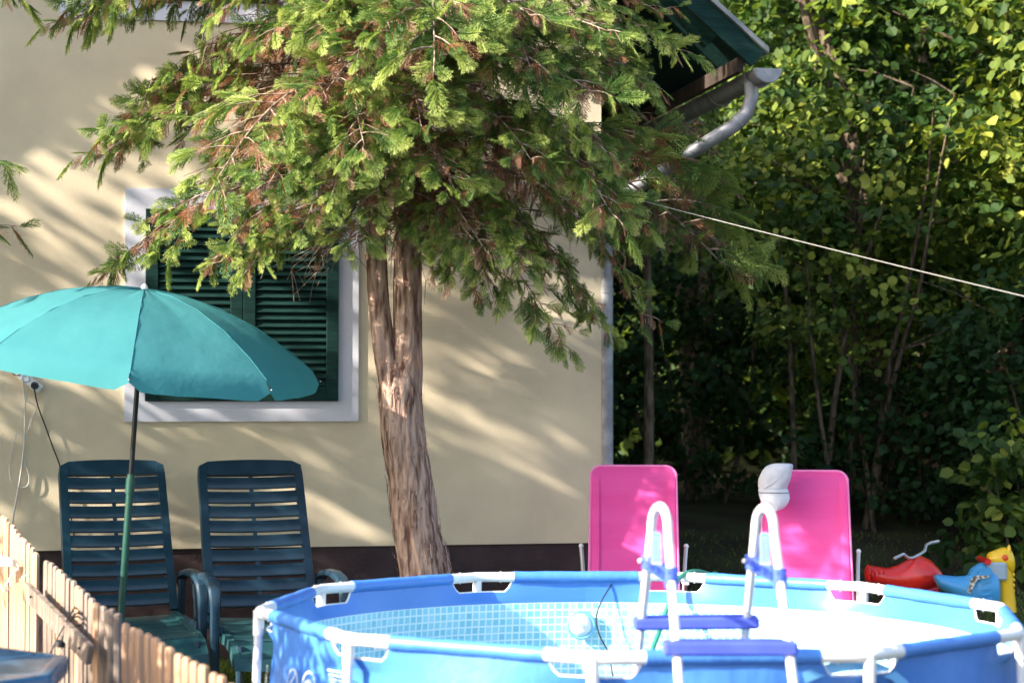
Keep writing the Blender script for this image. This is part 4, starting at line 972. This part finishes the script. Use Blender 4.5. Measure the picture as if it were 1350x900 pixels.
for dx, px, py in ((0, 148, 802), (1, 156, 808)):
    q_ = P(px, py, 7.6 - dx * .08); mb = MB(); mb.box((q_.x - .014, q_.y - .02, 0), (q_.x + .010, q_.y + .02, q_.z), bev=.004); obj('post', mb, M['grey_wood'], fp, world=True, smooth=False)
# the plank across the gate
a1, a2, b1, b2 = P(50, 766, 8.88), P(51, 791, 8.88), P(137, 850, 7.62), P(133, 874, 7.62); off = Vector((-.05, -.035, 0))
mb = MB(); mb.prism([a1 + off, b1 + off, b2 + off, a2 + off], (.02, .012, 0)); obj('plank', mb, M['grey_wood'], gt, world=True, smooth=False)
for q_ in (P(60, 785, 8.7), P(126, 852, 7.68)):
    mb = MB(); mb.ball(q_ + off * 1.1, .006, 8, 6); obj('nail', mb, M['black_metal'], gt, world=True)
mb = MB(); c = P(57, 762, 8.85) + off * 1.3
mb.tube([c + Vector((.016 * math.cos(t), .0, .016 * math.sin(t))) for t in [math.pi * k / 8 for k in range(9)]], .003, 6); obj('latch_hook', mb, M['tube_metal'], gt, world=True)
# black cable with plug hung on the plank
cbl = empty('power_cable', P(84, 850, 8.0), 0, 'black cable with a plug hanging looped over the grey gate plank', 'cable')
dc = lambda px, py, d=8.02: P(px, py, d)
mb = MB(); mb.tube(smooth_path([dc(99, 799, 8.3), dc(95, 806), dc(88, 818), dc(80, 832), dc(72, 848), dc(66, 860), dc(58, 878), dc(50, 900)]), .0042, 7)
mb.tube(smooth_path([dc(106, 806, 8.3), dc(98, 810), dc(91, 820), dc(86, 832), dc(83, 842)]), .0042, 7)
mb.tube(smooth_path([dc(91, 820), dc(96, 824), dc(104, 824), dc(111, 819, 8.1), dc(112, 815, 8.3), dc(104, 812, 8.2), dc(94, 814)]), .0038, 7)
obj('lead', mb, M['cable'], cbl, world=True)
mb = MB(); mb.tube([dc(83, 838), dc(82, 843), dc(80, 846), dc(79, 852)], [.008, .011, .021, .022], 12); pg = obj('plug', mb, M['cable'], cbl, world=True)
mb = MB()
for e in (-.008, .008): q_ = dc(79, 852); mb.tube([q_ + Vector((e, 0, 0)), q_ + Vector((e, 0, -.022))], .003, 6)
obj('plug_pin', mb, M['tube_metal'], pg, world=True)
# white rope bundle hung on the left section
rb = empty('rope_bundle', P(10, 750, 9.7), 0, 'white rope wound and tied on top of the sunny fence section', 'rope')
mb = MB()
for k in range(5):
    o = k * 3.2; mb.tube(smooth_path([P(-22, 736 + o, 9.7), P(-6, 733 + o, 9.6), P(8, 735 + o * .8, 9.5), P(20, 739 + o * .5, 9.5), P(24, 743 + o * .5, 9.55)]), .005, 6)
mb.tube(smooth_path([P(22, 742, 9.5), P(24, 748, 9.5), P(16, 757, 9.5), P(10, 767, 9.48), P(4, 776, 9.46), P(0, 770, 9.46), P(-6, 762, 9.46)]), .005, 6)
mb.tube(smooth_path([P(-4, 765, 9.48), P(4, 777, 9.47), P(9, 778, 9.47), P(14, 772, 9.5), P(14, 762, 9.5)]), .004, 6)
obj('rope_loops', mb, M['rope'], rb, world=True)

# ================================================================== BLUE TABLE, bottom left
zt = .715
def onz(px, py, z): 
    p = P(px, py, 1.0); o = Vector((0, 0, CAMZ)); d = p - o; t = (z - CAMZ) / d.z; return o + d * t
ta, tb_ = onz(-60, 838, zt), onz(90, 861, zt); tv = (tb_ - ta); trz = math.atan2(tv.y, tv.x)
C0 = onz(91, 863, zt); tab = empty('garden_table', (C0.x, C0.y, 0), 0, 'dark blue eight-sided resin garden table in the bottom left corner before the gate', 'table')
oct_ = [Vector((0, 0, 0))]; hd_ = R(-84); sd_ = .50
for i in range(7): oct_.append(oct_[-1] + Vector((math.cos(hd_), math.sin(hd_), 0)) * sd_); hd_ -= R(45)
ctr = sum(oct_, Vector()) / 8
def orng(m, z, rnd=.045):
    o = []
    for i in range(8):
        p, a, b = oct_[i], oct_[i - 1], oct_[(i + 1) % 8]
        for q_ in (p.lerp(a, rnd / sd_), p.lerp(a, rnd * .3 / sd_).lerp(p.lerp(b, rnd * .3 / sd_), .5) , p.lerp(b, rnd / sd_)):
            v = q_ - ctr; v = v * (1 + m / v.length) + ctr; o.append(Vector((v.x, v.y, z)))
    return o
mb = MB(); mb.loft([orng(-.03, zt - .05), orng(.0, zt - .055), orng(.004, zt - .016), orng(-.002, zt - .004), orng(-.012, zt), orng(-.05, zt), orng(-.058, zt - .006), orng(-.30, zt - .007), orng(-.31, zt - .012), orng(-.5, zt - .012)]); obj('table_top', mb, M['table_blue'], tab, angle=50)
for i in (0, 2, 4, 6):
    mb = MB(); v = oct_[i].lerp(ctr, .16); mb.tube([v + Vector((0, 0, zt - .05)), v.lerp(ctr, -.04) + Vector((0, 0, .0))], [.034, .022], 10); obj('leg', mb, M['table_blue'], tab)

# ================================================================== POWER STRIP ON THE WALL
pa, pb_ = P(14, 482, 12.2), P(53, 516, 12.2)
def wp(px, py, off=.03): x, z = wall_pt(px, py, off); return W[house] @ Vector((x, -off, z))
ps = empty('power_strip', wp(35, 500, .02), HY, 'white power strip hanging askew on the wall under the parasol edge', 'power strip')
u0, u1 = wp(16, 484, .035), wp(52, 513, .035); v = (u1 - u0); L = v.length; x = v.normalized(); nrm_ = (W[house].to_3x3() @ Vector((0, -1, 0))); z = x.cross(nrm_).normalized()
Bm = Matrix((x, nrm_, z)).transposed().to_4x4(); Bm.translation = u0
mb = MB(); mb.box((-.01, -.018, -.028), (L + .01, .016, .028), Bm, bev=.008); obj('casing', mb, M['white_plastic'], ps, world=True)
for i, (t, rr_) in enumerate(((.17, .027), (.50, .022), (.83, .021))):
    c = Bm @ Vector((L * t, .0175, 0)); mb = MB(); mb.tube([c + (x * math.cos(a) + z * math.sin(a)) * rr_ for a in [2 * math.pi * k / 20 for k in range(20)]], .0028, 6, closed=True); s_ = obj('socket', mb, M['cable'] if i != 1 else M['toy_grey'], ps, world=True)
    if i == 2: mb = MB(); mb.tube([c - nrm_ * .002, c + nrm_ * .028], .017, 12); obj('plug', mb, M['cable'], ps, world=True)
mb = MB(); mb.tube(smooth_path([wp(45, 512, .05), wp(50, 535, .04), wp(60, 562, .03), wp(70, 590, .03), wp(79, 614, .03), wp(90, 660, .03), wp(100, 720, .03)]), .0045, 6)
tag(obj('wall_cable', mb, M['cable']), 'black cable running down the wall from the power strip to behind the left chair', 'cable')
mb = MB(); mb.tube(smooth_path([wp(30, 502, .05), wp(33, 530, .035), wp(33, 560, .03), wp(31, 595, .03), wp(25, 640, .03), wp(17, 685, .03), wp(12, 740, .03)]), .0055, 6)
mb.tube(smooth_path([wp(40, 500, .05), wp(35, 525, .035), wp(48, 537, .035), wp(42, 552, .03), wp(34, 578, .03), wp(31, 605, .03), wp(38, 625, .03), wp(36, 640, .03), wp(24, 642, .03), wp(14, 632, .03), wp(13, 605, .03), wp(22, 570, .03)]), .0035, 6)
tag(obj('wall_cable', mb, M['cable_white']), 'pair of thin white cables hanging down the wall below the power strip', 'cable')

# ================================================================== TOYS
TY = 13.3
def side_loft(stn, d, name, m, parent, n=16):
    """stations (px, py_top, py_bottom, half width m) -> smooth solid seen from the side"""
    mb = MB(); rows = []
    for px, a, b, hw_ in stn:
        t, u = P(px, a, d), P(px, b, d); c = (t + u) / 2; rz_ = (t.z - u.z) / 2
        rows.append([c + Vector((0, hw_ * math.sin(2 * math.pi * k / n), rz_ * math.cos(2 * math.pi * k / n))) for k in range(n)])
    mb.loft(rows); return obj(name, mb, m, parent, world=True, angle=60)
rb_ = P(1195, 790, TY); red = empty('toy_motorbike', (rb_.x, TY, ground_z(rb_.x, TY)), 0, 'red plastic ride-on toy with thin bent metal handlebars behind the pool', 'toy')
body = side_loft([(1141, 748, 764, .05), (1144, 744, 768, .08), (1156, 746, 771, .10), (1170, 748, 774, .11), (1182, 745, 780, .10), (1193, 739, 786, .10), (1203, 734, 787, .11), (1214, 732, 782, .12), (1226, 737, 776, .115), (1237, 748, 770, .09), (1245, 760, 767, .04)], TY, 'body', M['red'], red)
for k in range(4): mb = MB(); mb.tube([P(1146 + k * 6, 747 + k, TY - .06), P(1147 + k * 6, 755, TY - .095), P(1147 + k * 6, 764, TY - .08)], .006, 6); obj('seat_ridge', mb, M['red'], body, world=True)
side_loft([(1165, 765, 792, .05), (1180, 768, 800, .07), (1200, 770, 800, .07), (1222, 768, 795, .06), (1236, 768, 785, .04)], TY, 'lower_body', M['red'], red)
for px in (1160, 1225):
    for dy in (-.10, .10):
        q_ = P(px, 805, TY); c = Vector((q_.x, TY + dy, ground_z(q_.x, TY) + .075)); mb = MB(); mb.tube([c + Vector((0, -.02, 0)), c + Vector((0, .02, 0))], .075, 18); wl = obj('wheel', mb, M['cable'], red, world=True)
        mb = MB(); mb.tube([c + Vector((0, -.024, 0)), c + Vector((0, .024, 0))], .03, 12); obj('hub', mb, M['yellow'], wl, world=True)
mb = MB(); mb.tube([P(1180, 735, TY - .18), P(1191, 730, TY - .14), P(1197, 735, TY - .09), P(1203, 735, TY - .05), P(1213, 730, TY + .02), P(1219, 726, TY + .08), P(1221, 718, TY + .14), P(1227, 715, TY + .2), P(1236, 713, TY + .26)], .0105, 8); hb = obj('handlebar', mb, M['tube_metal'], red, world=True)
for s0, s1 in (((1179, 736, TY - .18), (1187, 732, TY - .16)), ((1228, 715, TY + .2), (1237, 713, TY + .27))):
    mb = MB(); mb.tube([P(*s0), P(*s1)], .0115, 8); obj('grip', mb, M['tube_metal'], hb, world=True)
mb = MB(); mb.tube([P(1207, 734, TY), P(1210, 740, TY)], .016, 10); obj('steering_column', mb, M['red'], red, world=True)
TB = 13.0; bb_ = P(1290, 790, TB); hs = empty('toy_horse', (bb_.x, TB, ground_z(bb_.x, TB)), 0, 'blue plastic ride-on toy with a yellow horse head and red handle at the right', 'toy')
side_loft([(1232, 757, 764, .04), (1238, 757, 775, .08), (1250, 758, 782, .10), (1262, 759, 788, .11), (1274, 758, 800, .11), (1282, 752, 806, .12)], TB, 'seat', M['toy_blue'], hs)
fb = side_loft([(1275, 760, 806, .09), (1281, 748, 806, .12), (1290, 742, 806, .13), (1302, 739, 806, .13), (1310, 741, 806, .12), (1314, 748, 806, .10)], TB, 'front_body', M['toy_blue'], hs)
mb = MB(); c = P(1300, 752, TB - .128); mb.prism([P(1288, 756, TB - .118), P(1292, 749, TB - .118), P(1304, 747, TB - .118), P(1307, 751, TB - .118), P(1305, 766, TB - .118), P(1294, 770, TB - .118)], (0, -.018, 0)); obj('side_panel', mb, M['toy_blue'], fb, world=True, smooth=False)
mb = MB(); mb.prism([P(1280, 762, TB - .13), P(1286, 758, TB - .135), P(1303, 758, TB - .138), P(1303, 761, TB - .138), P(1288, 763, TB - .137), P(1278, 782, TB - .13), P(1275, 780, TB - .13)], (0, -.012, 0)); obj('decal', mb, M['sticker'], fb, world=True, smooth=False)
for k in range(3): mb = MB(); mb.tube([P(1288, 776 + 7 * k, TB - .11), P(1298, 777 + 7 * k, TB - .13), P(1308, 775 + 7 * k, TB - .12)], .008, 6); obj('moulded_rib', mb, M['toy_blue'], fb, world=True)
mb = MB(); mb.box(tuple(P(1303, 765, TB - .10)), tuple(P(1318, 738, TB + .10)), bev=.012); obj('neck_collar', mb, M['toy_grey'], hs, world=True)
mb = MB(); mb.tube([P(1319, 742, TB), P(1322, 756, TB), P(1325, 772, TB), P(1327, 790, TB), P(1327, 806, TB)], [.062, .060, .055, .058, .065], 16); nk = obj('neck', mb, M['yellow'], hs, world=True)
hd = side_loft([(1302, 730, 742, .04), (1305, 727, 746, .055), (1313, 724, 748, .062), (1320, 721, 752, .068), (1328, 721, 756, .066), (1334, 726, 757, .055), (1337, 734, 752, .03)], TB, 'head', M['yellow'], hs)
for dy in (-.062, .062): mb = MB(); mb.ball(P(1325, 735, TB + dy), (.022, .012, .022), 12, 8); obj('eye', mb, M['orange'], hd, world=True)
for dy in (-.03, .03): mb = MB(); q_ = P(1330, 722, TB + dy); mb.tube([q_ - Vector((0, 0, .02)), q_ + Vector((0, 0, .01)), q_ + Vector((.004, 0, .02))], [.016, .012, .004], 8); obj('ear', mb, M['yellow'], hd, world=True)
for k in range(5): mb = MB(); mb.ball(P(1335, 757 + 7 * k, TB), (.016, .03, .017), 10, 6); obj('mane_tuft', mb, M['yellow'], nk, world=True)
mb = MB(); q_ = P(1297, 738, TB); mb.tube([q_ + Vector((0, -.12, 0)), q_ + Vector((0, .12, 0))], .020, 10); obj('handle', mb, M['red'], hs, world=True)
for px in (1262, 1322):
    for dy in (-.11, .11):
        q_ = P(px, 805, TB); c = Vector((q_.x, TB + dy, ground_z(q_.x, TB) + .08)); mb = MB(); mb.tube([c + Vector((0, -.022, 0)), c + Vector((0, .022, 0))], .08, 18); wl = obj('wheel', mb, M['cable'], hs, world=True)
        mb = MB(); mb.tube([c + Vector((0, -.026, 0)), c + Vector((0, .026, 0))], .035, 12); obj('hub', mb, M['yellow'], wl, world=True)
